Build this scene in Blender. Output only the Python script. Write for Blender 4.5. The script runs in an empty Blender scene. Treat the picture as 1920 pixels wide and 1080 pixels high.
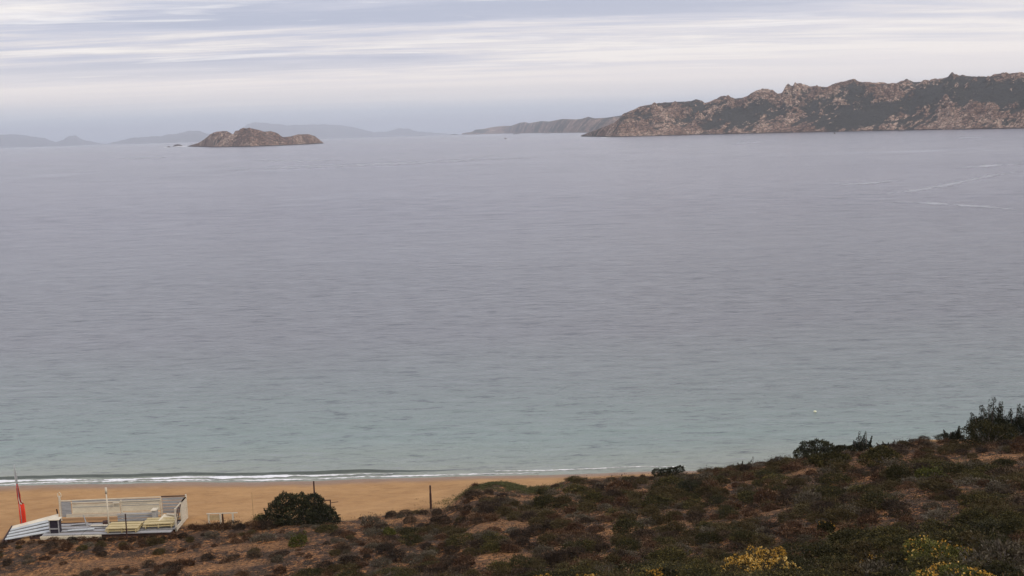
import bpy, math, random
import numpy as np
from mathutils import Vector, Matrix
random.seed(7); rng = np.random.default_rng(7)
scene = bpy.context.scene
col = scene.collection

# ------------------------------------------------------------------ camera
FPX = 2059.0; H = 30.0; PITCH = math.atan(297/FPX); ROLL = math.atan(0.028)
RE = 6.371e6
F = Vector((0, math.cos(PITCH), -math.sin(PITCH)))
R0 = Vector((1, 0, 0)); U0 = Vector((0, math.sin(PITCH), math.cos(PITCH)))
RT = R0*math.cos(ROLL) - U0*math.sin(ROLL)
UP = R0*math.sin(ROLL) + U0*math.cos(ROLL)
CP = Vector((0, 0, H))
cam_d = bpy.data.cameras.new('camera'); cam = bpy.data.objects.new('camera', cam_d); col.objects.link(cam)
cam.matrix_world = Matrix(((RT.x, UP.x, -F.x, 0), (RT.y, UP.y, -F.y, 0), (RT.z, UP.z, -F.z, H), (0, 0, 0, 1)))
cam_d.sensor_width = 36; cam_d.lens = FPX/1920*36; cam_d.clip_start = 0.5; cam_d.clip_end = 250000
scene.camera = cam

def ray(px, py): return RT*((px-960)/FPX) - UP*((py-540)/FPX) + F
def PY(px, py, Y):
    d = ray(px, py); return CP + d*(Y/d.y)
def PZ(px, py, z):
    d = ray(px, py); return CP + d*((z-H)/d.z)
def sea_pt(px, py):
    d = ray(px, py); z = 0.0
    for _ in range(30):
        if d.z >= -1e-5: d.z = -1e-5
        p = CP + d*((z-H)/d.z); z = -(p.x**2+p.y**2)/(2*RE)
    return p
def proj(p):
    v = Vector(p)-CP; w = v.dot(F)
    return 960+FPX*v.dot(RT)/w, 540-FPX*v.dot(UP)/w

# ------------------------------------------------------------------ noise
def _hash(ix, iy, seed):
    n = (ix*374761393 + iy*668265263 + seed*1442695041) & 0xFFFFFFFF
    n = ((n ^ (n >> 13))*1274126177) & 0xFFFFFFFF
    return ((n ^ (n >> 16)) & 0xFFFF)/65535.0*2*math.pi
def perlin(x, y, seed=0):
    x = np.asarray(x, float); y = np.asarray(y, float)
    ix = np.floor(x).astype(np.int64); iy = np.floor(y).astype(np.int64)
    fx = x-ix; fy = y-iy
    u = fx**3*(fx*(fx*6-15)+10); v = fy**3*(fy*(fy*6-15)+10)
    def g(a, b):
        t = _hash(ix+a, iy+b, seed); return np.cos(t)*(fx-a)+np.sin(t)*(fy-b)
    return ((g(0,0)*(1-u)+g(1,0)*u)*(1-v)+(g(0,1)*(1-u)+g(1,1)*u)*v)*1.5
def fbm(x, y, octv=4, seed=0, ridged=False, gain=0.5):
    s = 0; a = 1; tot = 0
    for o in range(octv):
        n = perlin(np.asarray(x)*2**o+o*17.3, np.asarray(y)*2**o-o*9.1, seed+o)
        if ridged: n = 1-2*np.abs(n)
        s = s+a*n; tot += a; a *= gain
    return s/tot
def worley(x, y, seed=0):
    x = np.asarray(x, float); y = np.asarray(y, float)
    ix = np.floor(x).astype(np.int64); iy = np.floor(y).astype(np.int64)
    d1 = np.full(x.shape, 9.0); d2 = d1.copy(); cid = np.zeros(x.shape)
    for a in (-1, 0, 1):
        for b in (-1, 0, 1):
            h1 = _hash(ix+a, iy+b, seed)/(2*math.pi); h2 = _hash(ix+a, iy+b, seed+77)/(2*math.pi)
            d = np.hypot(ix+a+h1-x, iy+b+h2-y)
            m = d < d1
            d2 = np.where(m, d1, np.minimum(d2, d)); cid = np.where(m, h2, cid); d1 = np.where(m, d, d1)
    return d1, d2, cid

# ------------------------------------------------------------------ helpers
def tag(o, label=None, cat=None, group=None, kind=None):
    if label: o['label'] = label
    if cat: o['category'] = cat
    if group: o['group'] = group
    if kind: o['kind'] = kind
    return o
def empty(name, loc=(0,0,0), rz=0):
    o = bpy.data.objects.new(name, None); col.objects.link(o); o.location = loc; o.rotation_euler = (0, 0, rz)
    o.empty_display_size = 0.3
    return o
def npmesh(name, verts, faces, mat, smooth=False, attrs=None):
    verts = np.asarray(verts, np.float32); faces = np.asarray(faces, np.int32)
    me = bpy.data.meshes.new(name); k = faces.shape[1]
    me.vertices.add(len(verts)); me.vertices.foreach_set('co', verts.ravel())
    me.loops.add(faces.size); me.loops.foreach_set('vertex_index', faces.ravel())
    me.polygons.add(len(faces)); me.polygons.foreach_set('loop_start', np.arange(0, faces.size, k, dtype=np.int32))
    me.update(calc_edges=True)
    if smooth: me.polygons.foreach_set('use_smooth', np.ones(len(faces), bool))
    for an, (dom, data) in (attrs or {}).items():
        a = me.attributes.new(an, 'FLOAT', dom); a.data.foreach_set('value', np.asarray(data, np.float32))
    me.materials.append(mat); me.update()
    return me
def mobj(name, me, parent=None):
    o = bpy.data.objects.new(name, me); col.objects.link(o)
    if parent: o.parent = parent
    return o
def grid_mesh(name, X, Y, Z, mat, smooth=True, attrs=None):
    n, m = X.shape
    v = np.stack([X.ravel(), Y.ravel(), Z.ravel()], 1)
    i = np.arange(n*m).reshape(n, m)
    f = np.stack([i[:-1,:-1].ravel(), i[:-1,1:].ravel(), i[1:,1:].ravel(), i[1:,:-1].ravel()], 1)
    return npmesh(name, v, f, mat, smooth, {k: ('POINT', a.ravel()) for k, a in (attrs or {}).items()})
class MB:
    def __init__(s): s.v = []; s.f = []
    def box(s, x0, x1, y0, y1, z0, z1, rot=None, piv=(0,0,0)):
        b = len(s.v)
        for x in (x0, x1):
            for y in (y0, y1):
                for z in (z0, z1):
                    p = Vector((x, y, z))
                    if rot is not None: p = rot @ (p-Vector(piv)) + Vector(piv)
                    s.v.append(tuple(p))
        for q in ((0,1,3,2),(4,6,7,5),(0,4,5,1),(2,3,7,6),(0,2,6,4),(1,5,7,3)): s.f.append(tuple(b+i for i in q))
        return s
    def bar(s, a, b, w, h=None):
        a = Vector(a); b = Vector(b); d = (b-a).normalized(); h = h or w
        t = Vector((0,0,1)) if abs(d.z) < .95 else Vector((0,1,0))
        sx = d.cross(t).normalized()*w/2; sy = sx.cross(d).normalized()*h/2
        n = len(s.v)
        for c in (a, b):
            for q in (-sx-sy, sx-sy, sx+sy, -sx+sy): s.v.append(tuple(c+q))
        for q in ((0,1,2,3),(7,6,5,4),(0,4,5,1),(1,5,6,2),(2,6,7,3),(3,7,4,0)): s.f.append(tuple(n+i for i in q))
        return s
    def tube(s, pts, rs, k=8, cap=True):
        n0 = len(s.v); pts = [Vector(p) for p in pts]
        for i, p in enumerate(pts):
            d = (pts[min(i+1, len(pts)-1)]-pts[max(i-1, 0)]).normalized()
            t = Vector((0,0,1)) if abs(d.z) < .9 else Vector((1,0,0))
            a = d.cross(t).normalized(); b = a.cross(d)
            for j in range(k):
                an = 2*math.pi*j/k; s.v.append(tuple(p+(a*math.cos(an)+b*math.sin(an))*rs[i]))
        for i in range(len(pts)-1):
            for j in range(k):
                a = n0+i*k+j; b = n0+i*k+(j+1) % k; s.f.append((a, b, b+k, a+k))
        if cap:
            s.f.append(tuple(n0+j for j in range(k))[::-1]); s.f.append(tuple(n0+(len(pts)-1)*k+j for j in range(k)))
        return s
    def mesh(s, name, mat, bevel=0, smooth=False):
        me = bpy.data.meshes.new(name); me.from_pydata(s.v, [], s.f); me.materials.append(mat)
        if smooth: me.polygons.foreach_set('use_smooth', np.ones(len(me.polygons), bool))
        me.update(); return me
    def build(s, name, mat, parent=None, bevel=0, smooth=False):
        o = mobj(name, s.mesh(name, mat, smooth=smooth), parent)
        if bevel:
            b = o.modifiers.new('bevel', 'BEVEL'); b.width = bevel; b.segments = 1; b.limit_method = 'ANGLE'
        return o

# ------------------------------------------------------------------ materials
class NT:
    def __init__(s, tree): s.t = tree; tree.nodes.clear()
    def n(s, typ, **kw):
        nd = s.t.nodes.new(typ)
        for k, v in kw.items():
            if k.startswith('i_'):
                key = k[2:]; key = int(key) if key.isdigit() else key.replace('_', ' ')
                if isinstance(v, bpy.types.NodeSocket): s.t.links.new(v, nd.inputs[key])
                else: nd.inputs[key].default_value = v
            else: setattr(nd, k, v)
        return nd
    def math(s, op, a, b=0.0, c=0.0, clamp=False):
        nd = s.t.nodes.new('ShaderNodeMath'); nd.operation = op; nd.use_clamp = clamp
        for i, x in enumerate((a, b, c)):
            if isinstance(x, bpy.types.NodeSocket): s.t.links.new(x, nd.inputs[i])
            else: nd.inputs[i].default_value = x
        return nd.outputs[0]
    def mix(s, fac, a, b, blend='MIX'):
        nd = s.t.nodes.new('ShaderNodeMix'); nd.data_type = 'RGBA'; nd.blend_type = blend
        for k, x in ((0, fac), (6, a), (7, b)):
            if isinstance(x, bpy.types.NodeSocket): s.t.links.new(x, nd.inputs[k])
            else: nd.inputs[k].default_value = (*x, 1) if isinstance(x, (tuple, list)) and len(x) == 3 else x
        return nd.outputs[2]
    def ramp(s, fac, stops, interp='LINEAR'):
        nd = s.t.nodes.new('ShaderNodeValToRGB'); s.t.links.new(fac, nd.inputs[0]); cr = nd.color_ramp; cr.interpolation = interp
        while len(cr.elements) < len(stops): cr.elements.new(0.5)
        for e, (p, c) in zip(cr.elements, stops):
            e.position = p; e.color = (*c, 1) if isinstance(c, (tuple, list)) else (c, c, c, 1)
        return nd.outputs[0]
    def rng(s, v, a, b, c=0.0, d=1.0):
        nd = s.t.nodes.new('ShaderNodeMapRange'); s.t.links.new(v, nd.inputs[0])
        for i, x in enumerate((a, b, c, d)): nd.inputs[i+1].default_value = x
        return nd.outputs[0]
    def noise(s, vec, scale, detail=4, rough=0.55, stretch=None, typ='FBM', dist=0):
        if stretch is not None:
            vec = s.n('ShaderNodeVectorMath', operation='MULTIPLY', i_0=vec, i_1=stretch).outputs[0]
        nd = s.n('ShaderNodeTexNoise', i_Vector=vec, i_Scale=scale, i_Detail=detail, i_Roughness=rough, i_Distortion=dist)
        nd.noise_type = typ
        return nd.outputs[0]
    def attr(s, name): return s.n('ShaderNodeAttribute', attribute_name=name).outputs['Fac']
def new_mat(name):
    m = bpy.data.materials.new(name); m.use_nodes = True; nt = NT(m.node_tree)
    nt.out = nt.n('ShaderNodeOutputMaterial'); nt.b = nt.n('ShaderNodeBsdfPrincipled')
    m.node_tree.links.new(nt.b.outputs[0], nt.out.inputs[0])
    return m, nt
def setb(nt, **kw):
    for k, v in kw.items():
        i = nt.b.inputs[k.replace('_', ' ')]
        if isinstance(v, bpy.types.NodeSocket): nt.t.links.new(v, i)
        else: i.default_value = (*v, 1) if isinstance(v, tuple) and len(v) == 3 else v
def simple(name, c, rough=0.7, var=0.25, scale=6.0, stretch=None, spec=0.3, bump=0):
    m, nt = new_mat(name); tc = nt.n('ShaderNodeTexCoord').outputs['Object']
    f = nt.noise(tc, scale, 5, 0.6, stretch)
    f2 = nt.noise(tc, scale*5, 3, 0.6, stretch)
    f = nt.math('MULTIPLY_ADD', f2, 0.5, nt.math('MULTIPLY', f, 0.75))
    lo = tuple(x*(1-var) for x in c); hi = tuple(min(1, x*(1+var)) for x in c)
    setb(nt, Base_Color=nt.ramp(f, [(0.38, lo), (0.82, hi)]), Roughness=rough, Specular_IOR_Level=spec)
    if bump:
        setb(nt, Normal=nt.n('ShaderNodeBump', i_Strength=bump, i_Distance=0.02, i_Height=f2).outputs[0])
    return m
def leaf_mat(name, a, b, c=None, orange=0.0):
    m, nt = new_mat(name)
    tone = nt.attr('tone'); oi = nt.n('ShaderNodeObjectInfo').outputs['Random']
    tc = nt.n('ShaderNodeTexCoord').outputs['Object']
    n = nt.noise(tc, 2.3, 3)
    f = nt.math('ADD', nt.math('MULTIPLY', tone, 0.6), nt.math('MULTIPLY', n, 0.5))
    f = nt.math('ADD', f, nt.math('MULTIPLY', nt.math('SUBTRACT', oi, 0.5), 0.22), clamp=True)
    stops = [(0.15, a), (0.85, b)] if c is None else [(0.1, a), (0.62, b), (0.97, c)]
    setb(nt, Base_Color=nt.ramp(f, stops), Roughness=0.75, Specular_IOR_Level=0.15)
    return m

def mat_ground():
    m, nt = new_mat('sand_and_soil'); tc = nt.n('ShaderNodeTexCoord').outputs['Object']
    scrub = nt.attr('scrub'); wet = nt.attr('wet')
    n1 = nt.noise(tc, 0.25, 5); n2 = nt.noise(tc, 2.2, 6, 0.65); n3 = nt.noise(tc, 4.5, 6, 0.75)
    sand = nt.ramp(nt.math('ADD', nt.math('MULTIPLY', n1, 0.5), nt.math('MULTIPLY', nt.noise(tc, 1.2, 6, 0.65, (0.5, 1, 1)), 0.5)),
                   [(0.3, (0.29, 0.155, 0.06)), (0.7, (0.46, 0.27, 0.115))])
    speck = nt.math('GREATER_THAN', nt.noise(tc, 6, 4, 0.7), 0.66)
    sand = nt.mix(nt.math('MULTIPLY', nt.rng(nt.noise(tc, 1.6, 5, 0.75, (0.45, 1, 1)), 0.52, 0.64), 0.35), sand, (0.22, 0.12, 0.05))
    sand = nt.mix(nt.math('MULTIPLY', speck, 0.25), sand, (0.16, 0.09, 0.05))
    sand = nt.mix(nt.math('MULTIPLY', wet, 0.75), sand, (0.185, 0.115, 0.075))
    soil = nt.ramp(n3, [(0.42, (0.025, 0.013, 0.008)), (0.485, (0.15, 0.065, 0.025)), (0.55, (0.26, 0.115, 0.04)), (0.64, (0.44, 0.225, 0.085))])
    dark = nt.ramp(n3, [(0.4, (0.014, 0.009, 0.006)), (0.6, (0.09, 0.05, 0.025))])
    lit = nt.rng(nt.math('ADD', nt.math('MULTIPLY', n2, 0.6), nt.math('MULTIPLY', nt.noise(tc, 0.7, 3), 0.4)), 0.455, 0.515)
    soil = nt.mix(nt.math('MULTIPLY', lit, nt.attr('litter')), soil, dark)
    c = nt.mix(scrub, sand, soil)
    hgt = nt.math('ADD', nt.noise(tc, 1.5, 6, 0.6), nt.math('MULTIPLY', n3, nt.math('MULTIPLY_ADD', scrub, 0.6, 0.1)))
    setb(nt, Base_Color=c, Roughness=nt.math('MULTIPLY_ADD', wet, -0.5, 0.92), Specular_IOR_Level=0.25,
         Normal=nt.n('ShaderNodeBump', i_Strength=0.8, i_Distance=0.15, i_Height=hgt).outputs[0])
    return m
def mat_sea():
    m, nt = new_mat('sea_water'); tcn = nt.n('ShaderNodeTexCoord'); tc = tcn.outputs['Object']
    sep = nt.n('ShaderNodeSeparateXYZ', i_0=tc); y = sep.outputs[1]
    big = nt.noise(tc, 0.012, 4, 0.6, (0.35, 1, 1))
    band = nt.noise(tc, 0.0018, 5, 0.65, (0.18, 1, 1))
    yy = nt.math('ADD', y, nt.math('MULTIPLY', nt.math('SUBTRACT', big, 0.5), 60))
    c = nt.ramp(nt.rng(yy, 92, 420), [(0.0, (0.27, 0.29, 0.235)), (0.04, (0.205, 0.265, 0.238)), (0.11, (0.18, 0.215, 0.205)), (0.22, (0.168, 0.176, 0.186)), (1.0, (0.155, 0.155, 0.185))])
    c = nt.mix(nt.rng(band, 0.4, 0.62, 0, 0.3), c, (0.14, 0.15, 0.18))
    slick = nt.noise(tc, 0.0022, 3, 0.5, (0.22, 1, 1), dist=1.2)
    sl = nt.math('MULTIPLY', nt.rng(nt.math('ABSOLUTE', nt.math('SUBTRACT', slick, 0.56)), 0.006, 0.0), nt.rng(y, 500, 900))
    c = nt.mix(nt.math('MULTIPLY', sl, 0.35), c, (0.34, 0.36, 0.4))
    # ripples of several sizes
    w1 = nt.noise(tc, 0.5, 6, 0.68, (0.5, 1.3, 1), dist=0.3)
    w2 = nt.noise(tc, 0.09, 5, 0.65, (0.55, 1.3, 1), dist=0.5)
    w3 = nt.noise(tc, 0.02, 5, 0.7, (0.6, 1.3, 1), dist=0.4)
    st = (0.5, 1.6, 1)
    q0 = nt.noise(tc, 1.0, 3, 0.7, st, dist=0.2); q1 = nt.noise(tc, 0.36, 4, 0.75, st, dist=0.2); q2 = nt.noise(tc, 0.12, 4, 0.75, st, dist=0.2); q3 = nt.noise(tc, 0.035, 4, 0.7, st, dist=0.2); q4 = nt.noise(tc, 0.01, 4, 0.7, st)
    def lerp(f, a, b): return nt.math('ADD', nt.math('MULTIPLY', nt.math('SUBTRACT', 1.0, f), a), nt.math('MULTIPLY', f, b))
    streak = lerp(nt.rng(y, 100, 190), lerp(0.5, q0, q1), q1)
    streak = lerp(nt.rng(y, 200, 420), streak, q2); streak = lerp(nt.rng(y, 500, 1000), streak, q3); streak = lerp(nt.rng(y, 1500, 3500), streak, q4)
    c = nt.mix(nt.rng(streak, 0.52, 0.66, 0, 0.75), c, (0.06, 0.068, 0.085))  # ripple shading painted into the water colour as dark streaks
    c = nt.mix(nt.rng(streak, 0.46, 0.32, 0, 0.5), c, (0.26, 0.28, 0.3))  # brighter ripple faces painted in as pale streaks
    hgt = nt.math('ADD', nt.math('MULTIPLY', w1, 0.7), nt.math('ADD', nt.math('MULTIPLY', w2, 1.6), nt.math('MULTIPLY', w3, 2.5)))
    gust = nt.rng(nt.noise(tc, 0.004, 5, 0.65, (0.25, 1, 1)), 0.35, 0.65, 0.65, 1.15)
    bp = nt.n('ShaderNodeBump', i_Strength=gust, i_Distance=0.9, i_Height=hgt).outputs[0]
    setb(nt, Base_Color=c, Roughness=0.22, IOR=1.33, Specular_IOR_Level=nt.rng(streak, 0.42, 0.66, 0.6, 0.28), Normal=bp)
    return m
def mat_rock(name='granite_and_scrub', sc=1.0, pink=1.0):
    m, nt = new_mat(name); tc = nt.n('ShaderNodeTexCoord').outputs['Object']
    rock = nt.attr('rock'); tide = nt.attr('tide')
    n1 = nt.noise(tc, 0.012*sc, 5, 0.6); n2 = nt.noise(tc, 0.07*sc, 6, 0.7); n3 = nt.noise(tc, 0.25*sc, 4, 0.7)
    vo = nt.n('ShaderNodeTexVoronoi', i_Vector=nt.n('ShaderNodeVectorMath', operation='MULTIPLY', i_0=tc, i_1=(1, 1, 1.8)).outputs[0], i_Scale=0.085*sc); vo.feature = 'DISTANCE_TO_EDGE'
    crack = nt.rng(vo.outputs[0], 0.02, 0.12)
    gran = nt.ramp(nt.math('ADD', nt.math('MULTIPLY', n1, 0.4), nt.math('MULTIPLY', n2, 0.6)),
                   [(0.36, (0.10, 0.064, 0.05)), (0.49, (0.27, 0.165, 0.115)), (0.6, (0.65, 0.47, 0.35))])
    gran = nt.mix(nt.math('MULTIPLY', nt.math('SUBTRACT', 1.0, crack), 0.9), gran, (0.035, 0.03, 0.027))
    veg = nt.ramp(n3, [(0.35, (0.028, 0.028, 0.023)), (0.7, (0.08, 0.075, 0.06))])
    f = nt.math('ADD', rock, nt.math('MULTIPLY', nt.math('SUBTRACT', n2, 0.5), 2.0))
    f = nt.math('ADD', f, nt.math('MULTIPLY', nt.math('SUBTRACT', n3, 0.5), 1.8))
    c = nt.mix(nt.rng(f, 0.42, 0.56), veg, gran)
    c = nt.mix(tide, c, (0.04, 0.033, 0.03))
    setb(nt, Base_Color=c, Roughness=0.9, Specular_IOR_Level=0.1,
         Normal=nt.n('ShaderNodeBump', i_Strength=0.9, i_Distance=13/sc, i_Height=nt.math('ADD', n2, nt.math('MULTIPLY', n3, 0.4))).outputs[0])
    return m
M_GROUND = mat_ground(); M_SEA = mat_sea(); M_ROCK = mat_rock()
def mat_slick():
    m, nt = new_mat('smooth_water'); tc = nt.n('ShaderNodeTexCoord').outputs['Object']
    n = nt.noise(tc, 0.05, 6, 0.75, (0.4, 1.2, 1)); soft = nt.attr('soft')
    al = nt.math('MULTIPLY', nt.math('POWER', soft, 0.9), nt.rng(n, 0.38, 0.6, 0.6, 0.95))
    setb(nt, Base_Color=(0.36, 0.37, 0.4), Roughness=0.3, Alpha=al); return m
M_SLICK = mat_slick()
M_FARROCK = simple('distant_scrub_land', (0.11, 0.1, 0.085), 0.9, 0.4, 0.01)
M_FOAM = simple('sea_foam', (0.72, 0.72, 0.72), 0.8, 0.25, 1.5, (0.3, 2, 1))
M_WAVE = simple('darkened_wave_water', (0.085, 0.1, 0.09), 0.25, 0.2, 1.0, (.3, 2, 1), spec=0.35)  # weaker sky reflection on the wave face painted as a darker water tone
M_STONE = simple('dark_wet_rock', (0.07, 0.055, 0.05), 0.7, 0.4, 0.5)

# ------------------------------------------------------------------ world
w = bpy.data.worlds.new('World'); scene.world = w; w.use_nodes = True
nt = NT(w.node_tree)
SUN_EL, SUN_AZ = math.radians(38), math.radians(125)      # azimuth clockwise from +Y
sky = nt.n('ShaderNodeTexSky'); sky.sky_type = 'NISHITA'; sky.sun_disc = False
sky.sun_elevation = SUN_EL; sky.sun_rotation = SUN_AZ; sky.air_density = 1.5; sky.dust_density = 3.0
d = nt.n('ShaderNodeTexCoord').outputs['Generated']
sp = nt.n('ShaderNodeSeparateXYZ', i_0=d); X, Yc, Zc = sp.outputs
zz = nt.math('ADD', nt.math('MAXIMUM', Zc, 0.0), 0.035)
cx = nt.math('DIVIDE', X, zz); cy = nt.math('DIVIDE', Yc, zz)
cv = nt.n('ShaderNodeCombineXYZ', i_0=cx, i_1=cy, i_2=0.0).outputs[0]
c1 = nt.noise(cv, 0.8, 7, 0.6, (0.2, 1.0, 1), dist=0.7)
c2 = nt.noise(cv, 2.4, 6, 0.65, (0.3, 1.0, 1), dist=0.6)
c3 = nt.noise(cv, 0.3, 3, 0.5, (0.22, 1.0, 1))
cm = nt.math('ADD', nt.math('ADD', nt.math('MULTIPLY', c1, 0.45), nt.math('MULTIPLY', c2, 0.22)), nt.math('MULTIPLY', c3, 0.33))
cloud = nt.ramp(cm, [(0.42, (0.35, 0.38, 0.5)), (0.475, (0.47, 0.48, 0.58)), (0.515, (0.63, 0.6, 0.635)), (0.565, (0.84, 0.785, 0.745))])
# small separate streaky clouds
c4 = nt.noise(cv, 1.1, 5, 0.6, (0.45, 1.3, 1), dist=0.8)
cloud = nt.mix(nt.rng(c4, 0.58, 0.68, 0, 0.55), cloud, (0.93, 0.88, 0.85))
cloud = nt.mix(nt.rng(c4, 0.42, 0.34, 0, 0.4), cloud, (0.45, 0.46, 0.56))
# thin bright high veil low above the horizon, stripes further up
low = nt.ramp(Zc, [(0.0, (0.52, 0.585, 0.66)), (0.018, (0.57, 0.61, 0.66)), (0.033, (0.80, 0.735, 0.70)), (0.06, (0.84, 0.775, 0.735)), (0.1, (0.72, 0.69, 0.74))])
warm = nt.math('MULTIPLY', nt.rng(nt.noise(cv, 0.3, 3, 0.5, (0.12, 0.5, 1)), 0.45, 0.6), nt.rng(nt.math('ABSOLUTE', nt.math('SUBTRACT', Zc, 0.048)), 0.03, 0.0, 0, 0.5))
low = nt.mix(warm, low, (0.95, 0.84, 0.78))
cloud = nt.mix(nt.math('MULTIPLY', nt.rng(X, -0.1, 0.4), nt.rng(Zc, 0.12, 0.05, 0, 0.55)), cloud, (0.86, 0.8, 0.76))
cl = nt.mix(nt.rng(Zc, 0.04, 0.07, 0.12, 0.92), low, cloud)
skyc = nt.n('ShaderNodeVectorMath', operation='SCALE', i_0=sky.outputs[0]); skyc.inputs[3].default_value = 0.1
final = nt.mix(0.88, skyc.outputs[0], cl)
bg = nt.n('ShaderNodeBackground', i_Color=final, i_Strength=nt.math('MULTIPLY', 1.55, nt.ramp(Zc, [(0.0, 0.76), (0.13, 0.72), (0.3, 0.85), (1.0, 0.9)])))
ow = nt.n('ShaderNodeOutputWorld'); w.node_tree.links.new(bg.outputs[0], ow.inputs[0])

sd = bpy.data.lights.new('sun', 'SUN'); sd.energy = 0.9; sd.angle = math.radians(10); sd.color = (1, 0.95, 0.88)
so = bpy.data.objects.new('sun', sd); col.objects.link(so)
sv = Vector((math.sin(SUN_AZ)*math.cos(SUN_EL), math.cos(SUN_AZ)*math.cos(SUN_EL), math.sin(SUN_EL)))
so.rotation_euler = sv.to_track_quat('Z', 'Y').to_euler(); so.location = (0, -20, 60)

# ------------------------------------------------------------------ terrain
COLS = [(-900,1040,72,70),(-600,1035,74,70),(0,1014,76,68),(340,990,78.5,65),(560,978,79,61),(700,969,79.5,58),(840,952,81,55),
        (890,914,84,53.5),(940,908,84,52.5),(1000,918,83.5,51),(1070,900,84.5,49),(1200,893,85,46.5),(1300,888,84,45),(1400,876,82,43.5),
        (1480,862,79,42),(1600,846,77,40),(1700,832,76,38),(1860,820,75,35.5),(2400,790,71,31)]
SH = [(0,911),(280,906),(580,902.5),(830,894),(1000,890.5),(1150,886.5),(1500,880),(1920,872)]
sx = np.array([c[0] for c in COLS], float)
sil = [PY(c[0], c[1], c[2]) for c in COLS]; bot = [PY(c[0], 1082, c[3]) for c in COLS]
S_sil = np.array([p.x/p.y for p in sil]); Zs = np.array([p.z for p in sil]); Ys = np.array([p.y for p in sil])
Zb = np.array([p.z for p in bot]); Yb = np.array([p.y for p in bot])
shp = [PZ(a, b, 0) for a, b in SH]
sh_s = np.array([p.x/p.y for p in shp]); sh_y = np.array([p.y for p in shp])
def shore_y(x):
    x = np.asarray(x, float)
    s = x/92.5
    return np.interp(s, sh_s, sh_y) + 0.25*perlin(x*0.12, x*0+3.3, 5)+0.15*perlin(x*0.45, x*0+1.3, 6)
def smooth(a, b, x):
    t = np.clip((x-a)/(b-a), 0, 1); return t*t*(3-2*t)
KX0 = PZ(112, 973, 2).x; KX1 = PZ(352, 966, 2).x
def terrain(x, y, detail=True):
    x = np.asarray(x, float); y = np.asarray(y, float)
    s = x/np.maximum(y, 30.0)
    zs = np.interp(s, S_sil, Zs); ys = np.interp(s, S_sil, Ys); zb = np.interp(s, S_sil, Zb); yb = np.interp(s, S_sil, Yb)
    shy = shore_y(x)
    slope = (zb-zs)/(ys-yb)
    t = np.clip((ys-y)/(ys-yb), 0, None)
    zf = zs+(zb-zs)*np.minimum(t, 1)+np.where(t > 1, (yb-y)*np.clip(slope*1.25+0.12, 0.15, 0.42), 0)
    zf = np.minimum(zf, 24+0*x)
    u = np.clip((y-ys)/np.maximum(shy-ys, 1), 0, None)
    flat = np.minimum(1.55, zs)
    fall = smooth(0, 0.45, u)
    zbk = (zs-flat)*(1-fall)+flat*(1-u)
    z = np.where(y <= ys, zf, zbk)
    z = np.where(u > 1, -(y-shy)*0.09, z)
    if detail:
        sc = smooth(1.0, -0.5, (y-ys))
        z = z+sc*(0.55*fbm(x*0.16, y*0.16, 3, 11)+0.16*fbm(x*0.7, y*0.7, 3, 21))
        z = z+(1-sc)*0.05*fbm(x*0.4, y*0.4, 3, 31)*np.clip((shy-y)/3, 0, 1)
    # levelled pad under the kiosk
    pad = smooth(1.6, 0, np.maximum(np.maximum(KX0-1.0-x, x-KX1-0.5), np.maximum(75.2-y, y-80)))
    z = z*(1-pad)+1.72*pad
    return z, ys, shy
def gz(x, y): return float(terrain(np.array([x]), np.array([y]))[0][0])

xs = np.concatenate([np.linspace(-900, -62, 40)[:-1], np.arange(-62, 62, 0.3), np.linspace(62, 900, 40)])
ys_ = np.concatenate([np.linspace(-600, 24, 30)[:-1], np.arange(24, 100, 0.3), np.linspace(100, 130, 6)])
GX, GY = np.meshgrid(xs, ys_)
GZ, YS, SHY = terrain(GX, GY)
edge = 0.9*fbm(GX*0.35, GY*0.35, 4, 51)
scr = smooth(0.5, -0.7, GY-YS+edge*1.6)
# sandy bare patches that the photograph shows
def patch(px, py, Y, rx, ry):
    p = PY(px, py, Y); d = ((GX-p.x)/rx)**2+((GY-p.y)/ry)**2
    return smooth(1.4, 0.5, d+0.9*fbm(GX*0.5, GY*0.5, 3, 61))
bare = np.zeros_like(GX)
for a in ((1840,888,65,4.4,2.0),(1560,865,70,4,1.2),(640,975,76.5,3.5,0.8),(760,975,76.5,4,0.9),(1000,935,78,4,.9),(940,1010,66,3,1.4),(1220,1000,60,3.5,1.2),
          (250,1040,70,5,1.6),(120,1060,68,4,1.4),(480,1010,71,4,1.2),(1640,880,66,4,1.0),(1440,990,58,3,.8),(1110,975,66,2,.7),(420,1060,66,3,1.2),(1260,915,76,3,.8),(930,1060,57,2.5,1.4)):
    bare = np.maximum(bare, patch(*a))
litter = np.clip(1-bare*0.6, 0, 1)
scrub = scr*(1-0.12*bare)
wet = smooth(2.8, 0.4, SHY-GY+0.4*fbm(GX*0.4, GY*0.4, 2, 71))
ground = mobj('ground', grid_mesh('ground', GX, GY, GZ, M_GROUND, True, {'scrub': scrub, 'wet': wet, 'litter': litter}))
tag(ground, 'orange sand beach rising into a scrubby dune slope', 'ground', kind='structure')

# ------------------------------------------------------------------ sea (follows the curve of the earth)
rad = np.concatenate([[1.0, 60.0], np.geomspace(80, 55000, 150)])
th = np.linspace(0, 2*math.pi, 257)
RR, TH = np.meshgrid(rad, th, indexing='ij')
sea = mobj('sea', grid_mesh('sea', RR*np.sin(TH), RR*np.cos(TH), -RR**2/(2*RE), M_SEA, True))
tag(sea, 'calm grey blue sea reaching the horizon', 'sea', kind='structure')
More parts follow.
